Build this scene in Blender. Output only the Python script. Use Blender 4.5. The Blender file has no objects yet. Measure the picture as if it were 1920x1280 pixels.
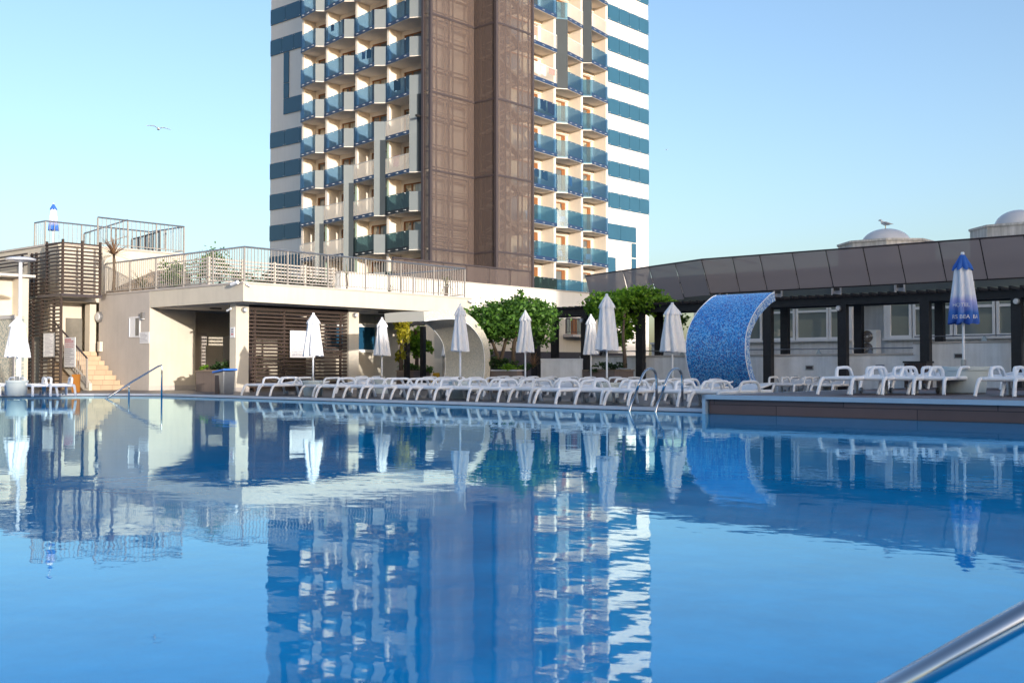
import bpy, bmesh, math, random
from mathutils import Vector, Matrix
from mathutils.geometry import tessellate_polygon
random.seed(7)
R = math.radians
sc = bpy.context.scene
COL = sc.collection
# ------------------------------------------------------------------ frame
# Everything here (pool edge, pavilion, hotel tower, restaurant) shares one pair of
# perpendicular axes: u runs away to the right, v runs away to the left.
F, PITCH, CAMZ = 2050.0, math.atan(50 / 2050), 0.81
PHI = math.atan2(.7551, .6556)
Ux, Uy = math.cos(PHI), math.sin(PHI)
def W(u, v, z=0.0):
    return Vector((u * Ux - v * Uy, u * Uy + v * Ux, z))
def toUV(p):
    return (p.x * Ux + p.y * Uy, -p.x * Uy + p.y * Ux, p.z)
def ray(x, y):
    a, b = (x - 960) / F, (640 - y) / F
    cp, sp = math.cos(PITCH), math.sin(PITCH)
    return Vector((a, cp - b * sp, sp + b * cp))
def at(x, y, d):                       # survey point: sight line (x, y) at ground distance d -> (u, v, z)
    r = ray(x, y); p = r * (d / r.y); p.z += CAMZ
    return toUV(p)
def onz(x, y, z):
    r = ray(x, y); p = r * ((z - CAMZ) / r.z); p.z += CAMZ
    return toUV(p)
def onu(x, y, u):
    r = ray(x, y); k = u / (r.x * Ux + r.y * Uy); p = r * k; p.z += CAMZ
    return toUV(p)
def onv(x, y, v):
    r = ray(x, y); k = v / (-r.x * Uy + r.y * Ux); p = r * k; p.z += CAMZ
    return toUV(p)

# ------------------------------------------------------------------ mesh builder (coordinates are u, v, z)
ORG = {}
class MB:
    def __init__(s): s.v = []; s.f = []
    def add(s, vs, fs):
        o = len(s.v); s.v += [tuple(p) for p in vs]; s.f += [tuple(i + o for i in f) for f in fs]; return s
    def box(s, u0, u1, v0, v1, z0, z1):
        if u0 > u1: u0, u1 = u1, u0
        if v0 > v1: v0, v1 = v1, v0
        if z0 > z1: z0, z1 = z1, z0
        return s.add([(u0,v0,z0),(u1,v0,z0),(u1,v1,z0),(u0,v1,z0),(u0,v0,z1),(u1,v0,z1),(u1,v1,z1),(u0,v1,z1)],
                     [(3,2,1,0),(4,5,6,7),(0,1,5,4),(1,2,6,5),(2,3,7,6),(3,0,4,7)])
    def prism(s, poly, z0, z1):        # poly in (u, v)
        a = sum(poly[i][0]*poly[(i+1)%len(poly)][1]-poly[(i+1)%len(poly)][0]*poly[i][1] for i in range(len(poly)))
        if a < 0: poly = poly[::-1]
        n = len(poly)
        vs = [(p[0], p[1], z0) for p in poly] + [(p[0], p[1], z1) for p in poly]
        return s.add(vs, [tuple(range(n))[::-1], tuple(range(n, 2*n))] + [(i, (i+1)%n, n+(i+1)%n, n+i) for i in range(n)])
    def panel(s, a, b, z0, z1, t=.02, zb0=None, zb1=None):   # upright sheet of thickness t between plan points a and b
        dx, dy = b[0]-a[0], b[1]-a[1]; l = math.hypot(dx, dy) or 1
        nx, ny = -dy/l*t/2, dx/l*t/2
        zb0 = z0 if zb0 is None else zb0; zb1 = z1 if zb1 is None else zb1
        vs = [(a[0]-nx,a[1]-ny,z0),(b[0]-nx,b[1]-ny,zb0),(b[0]+nx,b[1]+ny,zb0),(a[0]+nx,a[1]+ny,z0),
              (a[0]-nx,a[1]-ny,z1),(b[0]-nx,b[1]-ny,zb1),(b[0]+nx,b[1]+ny,zb1),(a[0]+nx,a[1]+ny,z1)]
        return s.add(vs, [(3,2,1,0),(4,5,6,7),(0,1,5,4),(1,2,6,5),(2,3,7,6),(3,0,4,7)])
    def upoly(s, pts, axis, c0, c1):   # polygon in a vertical plane, thickened; axis 'u': pts=(v,z); axis 'v': pts=(u,z)
        n = len(pts)
        mk = (lambda p, c: (c, p[0], p[1])) if axis == 'u' else (lambda p, c: (p[0], c, p[1]))
        vs = [mk(p, c0) for p in pts] + [mk(p, c1) for p in pts]
        return s.add(vs, [tuple(range(n))[::-1], tuple(range(n, 2*n))] + [(i, (i+1)%n, n+(i+1)%n, n+i) for i in range(n)])
    def tube(s, pts, r, n=8, flat=1.0, closed=False):
        pts = [Vector(p) for p in pts]; rs = r if isinstance(r, (list, tuple)) else [r]*len(pts)
        o = len(s.v); m = len(pts); up = Vector((0,0,1)); px = None
        for i, p in enumerate(pts):
            if closed: t = pts[(i+1) % m] - pts[i-1]
            else: t = pts[min(i+1, m-1)] - pts[max(i-1, 0)]
            t.normalize()
            if px is None:
                px = t.cross(up)
                if px.length < .05: px = t.cross(Vector((0,1,0)))
            px = (px - t*px.dot(t)); px.normalize(); py = t.cross(px)
            for k in range(n):
                a = 2*math.pi*k/n
                q = p + px*(math.cos(a)*rs[i]*flat) + py*(math.sin(a)*rs[i])
                s.v.append(tuple(q))
        for i in range(m if closed else m-1):
            for k in range(n):
                a, b = o+i*n+k, o+i*n+(k+1) % n; j = (i+1) % m
                s.f.append((a, b, o+j*n+(k+1) % n, o+j*n+k))
        if not closed:
            s.f.append(tuple(range(o, o+n))[::-1]); s.f.append(tuple(range(o+(m-1)*n, o+m*n)))
        return s
    def lathe(s, prof, c=(0,0,0), n=24, fn=None, cap=True):   # prof: (r, z)
        o = len(s.v)
        for i, (r, z) in enumerate(prof):
            for k in range(n):
                a = 2*math.pi*k/n
                rr, zz = fn(i, a, r, z) if fn else (r, z)
                s.v.append((c[0]+rr*math.cos(a), c[1]+rr*math.sin(a), c[2]+zz))
        for i in range(len(prof)-1):
            for k in range(n):
                s.f.append((o+i*n+k, o+i*n+(k+1)%n, o+(i+1)*n+(k+1)%n, o+(i+1)*n+k))
        if cap:
            s.f.append(tuple(range(o, o+n))[::-1]); s.f.append(tuple(range(o+(len(prof)-1)*n, o+len(prof)*n)))
        return s
    def ball(s, c, r, n=10, sq=(1,1,1)):
        o = len(s.v); m = n//2+1
        for i in range(m+1):
            t = math.pi*i/m
            for k in range(n):
                a = 2*math.pi*k/n
                s.v.append((c[0]+r*sq[0]*math.sin(t)*math.cos(a), c[1]+r*sq[1]*math.sin(t)*math.sin(a), c[2]+r*sq[2]*math.cos(t)))
        for i in range(m):
            for k in range(n):
                s.f.append((o+i*n+k, o+(i+1)*n+k, o+(i+1)*n+(k+1)%n, o+i*n+(k+1)%n))
        return s
    def build(s, name, mat, parent=None, smooth=False, org=None, bevel=0):
        o0 = ORG.get(parent.name) if parent else (org or (0,0,0))
        me = bpy.data.meshes.new(name)
        me.from_pydata([(p[0]-o0[0], p[1]-o0[1], p[2]-o0[2]) for p in s.v], [], s.f)
        bm = bmesh.new(); bm.from_mesh(me)
        bmesh.ops.recalc_face_normals(bm, faces=bm.faces) if len(s.f) < 20000 else None
        bm.to_mesh(me); bm.free()
        if smooth:
            me.polygons.foreach_set('use_smooth', [True]*len(me.polygons))
        me.materials.append(mat)
        o = bpy.data.objects.new(name, me); COL.objects.link(o)
        if smooth == 'auto':
            try: me.set_sharp_from_angle(angle=R(35))
            except Exception: pass
        if bevel:
            b = o.modifiers.new('bevel', 'BEVEL'); b.width = bevel; b.segments = 2; b.limit_method = 'ANGLE'
        if parent: o.parent = parent; ORG[o.name] = o0
        else:
            o.location = W(*o0); o.rotation_euler = (0, 0, PHI); ORG[o.name] = o0
        return o
def tag(o, label, cat=None, group=None, kind=None):
    if label: o['label'] = label
    if cat: o['category'] = cat
    if group: o['group'] = group
    if kind: o['kind'] = kind
    return o
def thing(name, label, cat, org, group=None, rot=None):
    o = bpy.data.objects.new(name, None); COL.objects.link(o); o.empty_display_size = .2
    o.location = W(*org); o.rotation_euler = (0, 0, PHI if rot is None else rot); ORG[o.name] = tuple(org)
    return tag(o, label, cat, group)
def struct(name, mb, mat, label=None, **k):
    o = mb.build(name, mat, **k); o['kind'] = 'structure'
    if label: o['label'] = label; o['category'] = name.replace('_', ' ')
    return o
def copy_tree(o, parent=None):
    c = o.copy(); COL.objects.link(c)
    if parent: c.parent = parent
    ORG[c.name] = ORG.get(o.name)
    for ch in list(o.children): copy_tree(ch, c)
    return c

# ------------------------------------------------------------------ materials
def newmat(name):
    m = bpy.data.materials.new(name); m.use_nodes = True
    nt = m.node_tree; return m, nt, nt.nodes['Principled BSDF']
def N(nt, t, **k):
    n = nt.nodes.new(t)
    for a, b in k.items(): setattr(n, a, b)
    return n
def paint(name, c, rough=.6, var=.08, scale=1.2, spec=.35, metal=0.0, bump=0.0, bscale=40, streak=0.0, alpha=1.0):
    m, nt, b = newmat(name)
    tc = N(nt, 'ShaderNodeTexCoord'); no = N(nt, 'ShaderNodeTexNoise')
    no.inputs['Scale'].default_value = scale; no.inputs['Detail'].default_value = 5; no.inputs['Roughness'].default_value = .65
    nt.links.new(tc.outputs['Object'], no.inputs['Vector'])
    rp = N(nt, 'ShaderNodeValToRGB')
    rp.color_ramp.elements[0].position = .3; rp.color_ramp.elements[1].position = .7
    rp.color_ramp.elements[0].color = (*[x*(1-var) for x in c], 1); rp.color_ramp.elements[1].color = (*[min(1, x*(1+var)) for x in c], 1)
    nt.links.new(no.outputs['Fac'], rp.inputs['Fac'])
    out = rp.outputs['Color']
    if streak:
        mp = N(nt, 'ShaderNodeMapping'); mp.inputs['Scale'].default_value = (5, 5, .35)
        n2 = N(nt, 'ShaderNodeTexNoise'); n2.inputs['Scale'].default_value = 1.5; n2.inputs['Detail'].default_value = 6
        nt.links.new(tc.outputs['Object'], mp.inputs['Vector']); nt.links.new(mp.outputs['Vector'], n2.inputs['Vector'])
        r2 = N(nt, 'ShaderNodeValToRGB'); r2.color_ramp.elements[0].position = .35; r2.color_ramp.elements[1].position = .6
        r2.color_ramp.elements[0].color = (1-streak, 1-streak, 1-streak*1.05, 1); r2.color_ramp.elements[1].color = (1,1,1,1)
        nt.links.new(n2.outputs['Fac'], r2.inputs['Fac'])
        mx = N(nt, 'ShaderNodeMix', data_type='RGBA', blend_type='MULTIPLY'); mx.inputs['Factor'].default_value = 1
        nt.links.new(out, mx.inputs['A']); nt.links.new(r2.outputs['Color'], mx.inputs['B']); out = mx.outputs['Result']
    nt.links.new(out, b.inputs['Base Color'])
    b.inputs['Roughness'].default_value = rough; b.inputs['Specular IOR Level'].default_value = spec
    b.inputs['Metallic'].default_value = metal; b.inputs['Alpha'].default_value = alpha
    if bump:
        n3 = N(nt, 'ShaderNodeTexNoise'); n3.inputs['Scale'].default_value = bscale; n3.inputs['Detail'].default_value = 4
        bp = N(nt, 'ShaderNodeBump'); bp.inputs['Strength'].default_value = bump; bp.inputs['Distance'].default_value = .01
        nt.links.new(tc.outputs['Object'], n3.inputs['Vector']); nt.links.new(n3.outputs['Fac'], bp.inputs['Height'])
        nt.links.new(bp.outputs['Normal'], b.inputs['Normal'])
    return m
def tiles(name, c, size, gap=.04, var=.12, rough=.5, axes='xz', grout=.6):
    m, nt, b = newmat(name)
    tc = N(nt, 'ShaderNodeTexCoord'); sp = N(nt, 'ShaderNodeSeparateXYZ'); cb = N(nt, 'ShaderNodeCombineXYZ')
    nt.links.new(tc.outputs['Object'], sp.inputs[0])
    if axes == 'sum':
        ad = N(nt, 'ShaderNodeMath', operation='ADD'); nt.links.new(sp.outputs['X'], ad.inputs[0]); nt.links.new(sp.outputs['Y'], ad.inputs[1])
        nt.links.new(ad.outputs[0], cb.inputs['X']); nt.links.new(sp.outputs['Z'], cb.inputs['Y'])
    else:
        nt.links.new(sp.outputs[axes[0].upper()], cb.inputs['X']); nt.links.new(sp.outputs[axes[1].upper()], cb.inputs['Y'])
    br = N(nt, 'ShaderNodeTexBrick'); br.offset = 0 if grout < 0 else .5
    br.inputs['Scale'].default_value = 1; br.inputs['Mortar Size'].default_value = gap*size[1]
    br.inputs['Brick Width'].default_value = size[0]; br.inputs['Row Height'].default_value = size[1]
    br.inputs['Color1'].default_value = (*[x*(1-var) for x in c], 1); br.inputs['Color2'].default_value = (*[x*(1+var) for x in c], 1)
    br.inputs['Mortar'].default_value = (*[x*abs(grout) for x in c], 1)
    nt.links.new(cb.outputs[0], br.inputs['Vector'])
    no = N(nt, 'ShaderNodeTexNoise'); no.inputs['Scale'].default_value = 2.5; no.inputs['Detail'].default_value = 6
    nt.links.new(tc.outputs['Object'], no.inputs['Vector'])
    mr = N(nt, 'ShaderNodeMapRange'); mr.inputs['To Min'].default_value = .8; mr.inputs['To Max'].default_value = 1.15
    nt.links.new(no.outputs['Fac'], mr.inputs['Value'])
    mx = N(nt, 'ShaderNodeMix', data_type='RGBA', blend_type='MULTIPLY'); mx.inputs['Factor'].default_value = 1
    nt.links.new(br.outputs['Color'], mx.inputs['A']); nt.links.new(mr.outputs['Result'], mx.inputs['B'])
    nt.links.new(mx.outputs['Result'], b.inputs['Base Color'])
    b.inputs['Roughness'].default_value = rough
    return m
def mosaic(name, cols, size, rough=.25):
    m, nt, b = newmat(name)
    tc = N(nt, 'ShaderNodeTexCoord')
    sn = N(nt, 'ShaderNodeVectorMath', operation='SNAP'); sn.inputs[1].default_value = (size, size, size)
    wn = N(nt, 'ShaderNodeTexWhiteNoise', noise_dimensions='2D')
    nt.links.new(tc.outputs['UV'], sn.inputs[0]); nt.links.new(sn.outputs[0], wn.inputs['Vector'])
    rp = N(nt, 'ShaderNodeValToRGB'); rp.color_ramp.interpolation = 'CONSTANT'
    el = rp.color_ramp.elements
    while len(el) < len(cols): el.new(.5)
    for i, c in enumerate(cols): el[i].position = i/len(cols); el[i].color = (*c, 1)
    nt.links.new(wn.outputs['Value'], rp.inputs['Fac'])
    nt.links.new(rp.outputs['Color'], b.inputs['Base Color'])
    b.inputs['Roughness'].default_value = rough
    return m
def glass(name, c, alpha, rough=.03, spec=.5):
    m, nt, b = newmat(name)
    b.inputs['Base Color'].default_value = (*c, 1); b.inputs['Roughness'].default_value = rough
    b.inputs['Specular IOR Level'].default_value = spec; b.inputs['IOR'].default_value = 1.5
    tr = N(nt, 'ShaderNodeBsdfTransparent'); tr.inputs['Color'].default_value = (*[min(1, .35+.9*x/max(c)*.7) for x in c], 1)
    mx = N(nt, 'ShaderNodeMixShader'); mx.inputs[0].default_value = alpha
    nt.links.new(tr.outputs[0], mx.inputs[1]); nt.links.new(b.outputs[0], mx.inputs[2])
    nt.links.new(mx.outputs[0], nt.nodes['Material Output'].inputs['Surface'])
    return m
def curtain(name, c1, c2, dark, axis='Y'):
    m, nt, b = newmat(name)
    tc = N(nt, 'ShaderNodeTexCoord'); wv = N(nt, 'ShaderNodeTexNoise')
    mp = N(nt, 'ShaderNodeMapping'); mp.inputs['Scale'].default_value = (1, 1, .02)
    oi = N(nt, 'ShaderNodeObjectInfo'); ml = N(nt, 'ShaderNodeMath', operation='MULTIPLY'); ml.inputs[1].default_value = 37
    av = N(nt, 'ShaderNodeVectorMath', operation='ADD'); nt.links.new(oi.outputs['Random'], ml.inputs[0])
    nt.links.new(tc.outputs['Object'], av.inputs[0]); nt.links.new(ml.outputs[0], av.inputs[1])
    nt.links.new(av.outputs[0], mp.inputs['Vector']); nt.links.new(mp.outputs[0], wv.inputs['Vector'])
    wv.inputs['Scale'].default_value = 9; wv.inputs['Detail'].default_value = 2
    rp = N(nt, 'ShaderNodeValToRGB'); rp.color_ramp.elements[0].position = .35; rp.color_ramp.elements[1].position = .65
    rp.color_ramp.elements[0].color = (*c1, 1); rp.color_ramp.elements[1].color = (*c2, 1)
    nt.links.new(wv.outputs['Fac'], rp.inputs['Fac'])
    n2 = N(nt, 'ShaderNodeTexNoise'); n2.inputs['Scale'].default_value = .55; n2.inputs['Detail'].default_value = 1
    nt.links.new(av.outputs[0], n2.inputs['Vector'])
    r2 = N(nt, 'ShaderNodeValToRGB'); r2.color_ramp.interpolation = 'CONSTANT'
    r2.color_ramp.elements[0].position = 0; r2.color_ramp.elements[1].position = .5
    r2.color_ramp.elements[0].color = (0,0,0,1); r2.color_ramp.elements[1].color = (1,1,1,1)
    nt.links.new(n2.outputs['Fac'], r2.inputs['Fac'])
    mx = N(nt, 'ShaderNodeMix', data_type='RGBA'); mx.inputs['A'].default_value = (*dark, 1)
    nt.links.new(r2.outputs['Color'], mx.inputs['Factor']); nt.links.new(rp.outputs['Color'], mx.inputs['B'])
    nt.links.new(mx.outputs['Result'], b.inputs['Base Color'])
    b.inputs['Roughness'].default_value = .04; b.inputs['Specular IOR Level'].default_value = .8
    return m
def leafmat(name, c, trans=.35):
    m, nt, b = newmat(name)
    ge = N(nt, 'ShaderNodeNewGeometry'); rp = N(nt, 'ShaderNodeValToRGB')
    rp.color_ramp.elements[0].color = (c[0]*.45, c[1]*.5, c[2]*.6, 1); rp.color_ramp.elements[1].color = (c[0]*1.6, c[1]*1.4, c[2]*1.2, 1)
    nt.links.new(ge.outputs['Random Per Island'], rp.inputs['Fac'])
    nt.links.new(rp.outputs['Color'], b.inputs['Base Color']); b.inputs['Roughness'].default_value = .5
    tl = N(nt, 'ShaderNodeBsdfTranslucent'); nt.links.new(rp.outputs['Color'], tl.inputs['Color'])
    mx = N(nt, 'ShaderNodeMixShader'); mx.inputs[0].default_value = trans
    nt.links.new(b.outputs[0], mx.inputs[1]); nt.links.new(tl.outputs[0], mx.inputs[2])
    nt.links.new(mx.outputs[0], nt.nodes['Material Output'].inputs['Surface'])
    return m
def metalmesh(name, c, fac):
    m, nt, b = newmat(name)
    b.inputs['Base Color'].default_value = (*c, 1); b.inputs['Roughness'].default_value = .45; b.inputs['Metallic'].default_value = .15
    tr = N(nt, 'ShaderNodeBsdfTransparent'); mx = N(nt, 'ShaderNodeMixShader'); mx.inputs[0].default_value = fac
    nt.links.new(tr.outputs[0], mx.inputs[1]); nt.links.new(b.outputs[0], mx.inputs[2])
    nt.links.new(mx.outputs[0], nt.nodes['Material Output'].inputs['Surface'])
    return m
def woodplanks(name, c, w=.14):
    m = tiles(name, c, (2.4, w), gap=.05, var=.15, rough=.55, axes='yz', grout=.35); return m

M = dict(
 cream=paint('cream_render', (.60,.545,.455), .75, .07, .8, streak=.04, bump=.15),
 towerwhite=paint('tower_white_panels', (.84,.81,.76), .6, .03, .5, streak=.03),
 towercream=paint('tower_cream_render', (.78,.71,.62), .7, .04, .6, streak=.03),
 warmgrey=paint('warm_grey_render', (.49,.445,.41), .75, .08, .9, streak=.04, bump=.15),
 concretegrey=paint('grey_parapet_render', (.78,.78,.78), .75, .1, 1.2, streak=.12, bump=.2),
 weathered=paint('weathered_concrete', (.60,.57,.54), .8, .15, 1.2, streak=.3),
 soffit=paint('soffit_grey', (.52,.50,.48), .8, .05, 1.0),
 deck=tiles('grey_deck_tiles', (.135,.13,.135), (.6,.6), gap=.02, var=.07, axes='xy', grout=.7, rough=.45),
 coping=paint('white_pool_coping', (.62,.64,.66), .35, .05, 6),
 bluepanel=paint('blue_glass_panel', (.026,.10,.17), .25, .07, .5, spec=.6),
 blueglass=glass('blue_balcony_glass', (.034,.077,.118), .36),
 tealglass=glass('grey_teal_balcony_glass', (.035,.10,.145), .42),
 darkglass=glass('dark_green_balcony_glass', (.01,.022,.024), .7),
 frost=paint('frosted_pale_glass', (.21,.24,.255), .18, .05, .6, spec=.6, alpha=.85),
 bluebase=paint('dark_blue_strip', (.02,.045,.11), .35, .05, 2),
 mint=paint('pale_green_render', (.42,.55,.42), .7, .05, 1),
 darkpanel=paint('dark_teal_panel', (.022,.034,.045), .7, .08, 1, spec=.5),
 shaftshade=paint('shaft_shade_brown', (.06,.045,.04), .8, .15, 1),
 stud=paint('steel_fixing', (.8,.82,.84), .25, .02, 3, metal=.3),
 whitebar=paint('white_metal_bars', (.72,.70,.66), .45, .04, 3),
 slab=paint('balcony_slab_white', (.74,.69,.63), .7, .05, .8, streak=.06),
 woodframe=paint('brown_wood_frame', (.23,.095,.035), .45, .15, 3),
 curtainglass=curtain('curtained_glass', (.30,.27,.2), (.52,.48,.38), (.11,.125,.135)),
 mesh=metalmesh('brown_perforated_mesh', (.15,.115,.106), .5),
 meshdark=metalmesh('brown_perforated_canopy', (.37,.32,.335), .80),
 meshframe=paint('dark_brown_steel', (.055,.045,.05), .45, .1, 3),
 paleframe=paint('pale_steel', (.45,.37,.30), .5, .08, 3),
 brownslat=paint('brown_timber_slats', (.050,.034,.028), .55, .18, 4),
 darktimber=paint('dark_stained_timber', (.017,.017,.02), .5, .25, 4),
 beigemetal=paint('beige_railing_steel', (.31,.285,.26), .4, .05, 3),
 steel=paint('polished_steel', (.55,.56,.58), .12, .03, 8, metal=1.0),
 steeldull=paint('brushed_steel', (.35,.36,.38), .3, .05, 8, metal=.8),
 plastic=paint('white_plastic', (.83,.85,.88), .38, .04, 3, spec=.5),
 plastic2=paint('white_plastic_aged', (.70,.71,.72), .42, .06, 3, spec=.5),
 fabric=paint('off_white_canvas', (.80,.80,.81), .8, .06, 3, bump=.2, bscale=80),
 pot=paint('pale_grey_plastic_pot', (.50,.57,.58), .45, .05, 3),
 tileplanter=tiles('brown_planter_tiles', (.20,.155,.135), (.45,.75), gap=.015, var=.06, axes='sum', grout=-.75),
 steptile=tiles('sandstone_step_tiles', (.50,.37,.25), (.42,.17), gap=.06, var=.1, axes='xz', grout=.65),
 leafbright=leafmat('bright_vine_leaves', (.19,.39,.04), .45),
 leafmid=leafmat('mid_green_leaves', (.085,.205,.032), .42),
 leafdark=leafmat('dark_green_leaves', (.035,.08,.022)),
 leafyellow=leafmat('yellow_green_leaves', (.36,.36,.03), .5),
 palmleaf=leafmat('bronze_spiky_leaves', (.24,.15,.09)),
 palmgreen=leafmat('dull_green_fronds', (.17,.19,.07)),
 bark=paint('bark', (.12,.09,.065), .85, .3, 10, bump=.5, bscale=25),
 soil=paint('dark_soil', (.03,.023,.017), .9, .3, 10),
 glasswin=paint('window_glass', (.20,.235,.225), .03, .1, .5, spec=.9),
 glassblue=paint('blue_window_glass', (.015,.07,.14), .04, .1, .5, spec=.8),
 upvc=paint('white_window_frame', (.78,.78,.78), .4, .03, 3),
 blueplastic=paint('blue_plastic', (.03,.14,.50), .35, .05, 3, spec=.5),
 yellow=paint('yellow_plastic', (.55,.33,.02), .45, .05, 4),
 orange=paint('orange_board', (.33,.13,.02), .5, .1, 3),
 paper=paint('white_notice_board', (.72,.72,.74), .5, .02, 3),
 ink=paint('grey_print', (.25,.25,.30), .7, .05, 5),
 redink=paint('red_print', (.5,.10,.12), .7, .05, 5),
 black=paint('black_plastic', (.015,.015,.017), .45, .1, 5),
 charcoal=paint('charcoal_fabric', (.03,.035,.05), .8, .1, 5),
 feather=paint('white_feathers', (.62,.62,.62), .8, .1, 8),
 greyfeather=paint('grey_feathers', (.28,.29,.32), .8, .12, 8),
 dome=paint('pale_dome', (.58,.59,.62), .35, .05, 1),
 wood=woodplanks('dark_red_brown_decking', (.155,.10,.09), .17),
 woodtop=tiles('brown_deck_boards', (.15,.105,.10), (2.4,.14), gap=.06, var=.1, rough=.5, axes='yx', grout=.45),
 trim=paint('pale_blue_grey_trim', (.40,.54,.66), .3, .05, 3, metal=.2),
 tan=paint('tan_render', (.27,.205,.15), .8, .06, 1, streak=.08),
 ac=paint('white_enamel', (.85,.85,.83), .4, .04, 2),
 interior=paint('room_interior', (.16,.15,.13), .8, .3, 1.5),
)
M['bluemosaic'] = mosaic('blue_glass_mosaic', [(.025,.17,.56),(.04,.28,.74),(.10,.42,.85),(.05,.24,.66),(.22,.54,.88),(.02,.12,.46),(.06,.35,.80),(.10,.14,.45),(.20,.45,.78)], .027)
M['greymosaic'] = mosaic('grey_beige_mosaic', [(.58,.54,.45),(.63,.59,.49),(.52,.50,.43),(.68,.63,.54),(.58,.56,.49)], .028)
M['greenmosaic'] = mosaic('grey_green_mosaic', [(.30,.33,.30),(.42,.42,.36),(.22,.27,.27),(.5,.48,.4)], .05)
M['palemosaic'] = mosaic('pale_blue_edge_mosaic', [(.25,.42,.68),(.40,.58,.78),(.16,.30,.62),(.5,.6,.72),(.1,.22,.55)], .04)
# the parasol with a printed canopy: colour bands along its height (printed fabric)
def printed(name, z0, z1):
    m, nt, b = newmat(name)
    tc = N(nt, 'ShaderNodeTexCoord'); sp = N(nt, 'ShaderNodeSeparateXYZ'); nt.links.new(tc.outputs['Object'], sp.inputs[0])
    no = N(nt, 'ShaderNodeTexNoise'); no.inputs['Scale'].default_value = 5; nt.links.new(tc.outputs['Object'], no.inputs['Vector'])
    ad = N(nt, 'ShaderNodeMath', operation='MULTIPLY_ADD'); ad.inputs[1].default_value = .22; nt.links.new(no.outputs['Fac'], ad.inputs[0]); nt.links.new(sp.outputs['Z'], ad.inputs[2])
    mr = N(nt, 'ShaderNodeMapRange'); mr.inputs['From Min'].default_value = z0+.11; mr.inputs['From Max'].default_value = z1+.11
    nt.links.new(ad.outputs[0], mr.inputs['Value'])
    rp = N(nt, 'ShaderNodeValToRGB'); e = rp.color_ramp.elements
    while len(e) < 5: e.new(.5)
    for i, (p, c) in enumerate([(0,(.02,.085,.38)),(.16,(.04,.15,.48)),(.30,(.33,.36,.66)),(.42,(.72,.74,.80)),(1,(.78,.79,.82))]):
        e[i].position = p; e[i].color = (*c, 1)
    nt.links.new(mr.outputs[0], rp.inputs['Fac']); nt.links.new(rp.outputs[0], b.inputs['Base Color']); b.inputs['Roughness'].default_value = .75
    return m
M['bluefabric'] = paint('blue_canvas', (.035,.13,.46), .75, .08, 4)
# pool water: blue tiled basin seen through a rippled reflecting surface
def watermat():
    m, nt, b = newmat('pool_water')
    tc = N(nt, 'ShaderNodeTexCoord')
    no = N(nt, 'ShaderNodeTexNoise'); no.inputs['Scale'].default_value = 1.7; no.inputs['Detail'].default_value = 8; no.inputs['Roughness'].default_value = .7
    nt.links.new(tc.outputs['Object'], no.inputs['Vector'])
    rp = N(nt, 'ShaderNodeValToRGB'); rp.color_ramp.elements[0].position = .3; rp.color_ramp.elements[1].position = .7
    rp.color_ramp.elements[0].color = WATER[0]; rp.color_ramp.elements[1].color = WATER[1]
    nt.links.new(no.outputs['Fac'], rp.inputs['Fac']); 
    last = None
    for sc_, dist, dt in WAVES:
        n = N(nt, 'ShaderNodeTexNoise'); n.inputs['Scale'].default_value = sc_; n.inputs['Detail'].default_value = dt; n.inputs['Roughness'].default_value = .5
        mp = N(nt, 'ShaderNodeMapping'); mp.inputs['Scale'].default_value = (1.0, .75, 1); mp.inputs['Location'].default_value = (sc_, 2*sc_, 0)
        mp.inputs['Rotation'].default_value = (0, 0, R(20*sc_))
        nt.links.new(tc.outputs['Object'], mp.inputs['Vector']); nt.links.new(mp.outputs[0], n.inputs['Vector'])
        bp = N(nt, 'ShaderNodeBump'); bp.inputs['Strength'].default_value = 1; bp.inputs['Distance'].default_value = dist
        nt.links.new(n.outputs['Fac'], bp.inputs['Height'])
        if last: nt.links.new(last, bp.inputs['Normal'])
        last = bp.outputs['Normal']
    df = N(nt, 'ShaderNodeBsdfDiffuse'); gl = N(nt, 'ShaderNodeBsdfGlossy'); fr = N(nt, 'ShaderNodeFresnel'); mx = N(nt, 'ShaderNodeMixShader')
    gl.inputs['Roughness'].default_value = .012; gl.inputs['Color'].default_value = (.72,.96,1,1); fr.inputs['IOR'].default_value = 1.40
    nt.links.new(rp.outputs[0], df.inputs['Color'])
    for x in (gl, fr): nt.links.new(last, x.inputs['Normal'])
    nt.links.new(fr.outputs[0], mx.inputs[0]); nt.links.new(df.outputs[0], mx.inputs[1]); nt.links.new(gl.outputs[0], mx.inputs[2])
    nt.links.new(mx.outputs[0], nt.nodes['Material Output'].inputs['Surface']); nt.nodes.remove(b)
    return m
WATER = ((0,.28,.64,1), (0,.44,.92,1))
WAVES = ((1.1, .0022, 1), (4.0, .0011, 2), (11, .0003, 2))
M['water'] = watermat()

# ------------------------------------------------------------------ ground, pool, deck
DZ = .06
pool = [(17.35,10.2),(17.35,25.2),(17.28,28.4),(16.1,30.1),(13.9,31.4),(6,35),(-4,36),(-10,20),(-9,-4),(0,-9),(14,-9),(17.35,-8)]
mb = MB(); mb.add([(p[0],p[1],0) for p in pool], [tuple(range(len(pool)))])
w = struct('pool_water', mb, M['water'], 'clear blue pool water mirroring the hotel tower', org=(0,0,0))
outer = [(-700,-700),(700,-700),(700,700),(-700,700)]
tri = tessellate_polygon([[Vector((*p,0)) for p in outer], [Vector((*p,0)) for p in pool]])
allp = outer + pool
mb = MB(); mb.add([(p[0],p[1],DZ) for p in allp], [tuple(t) for t in tri])
n0 = len(pool)
mb.add([(p[0],p[1],DZ) for p in pool] + [(p[0],p[1],-1.4) for p in pool], [(i,(i+1)%n0,n0+(i+1)%n0,n0+i) for i in range(n0)])
g = struct('ground', mb, M['deck'], 'grey tiled pool deck running back to the buildings', org=(0,0,0))
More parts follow.
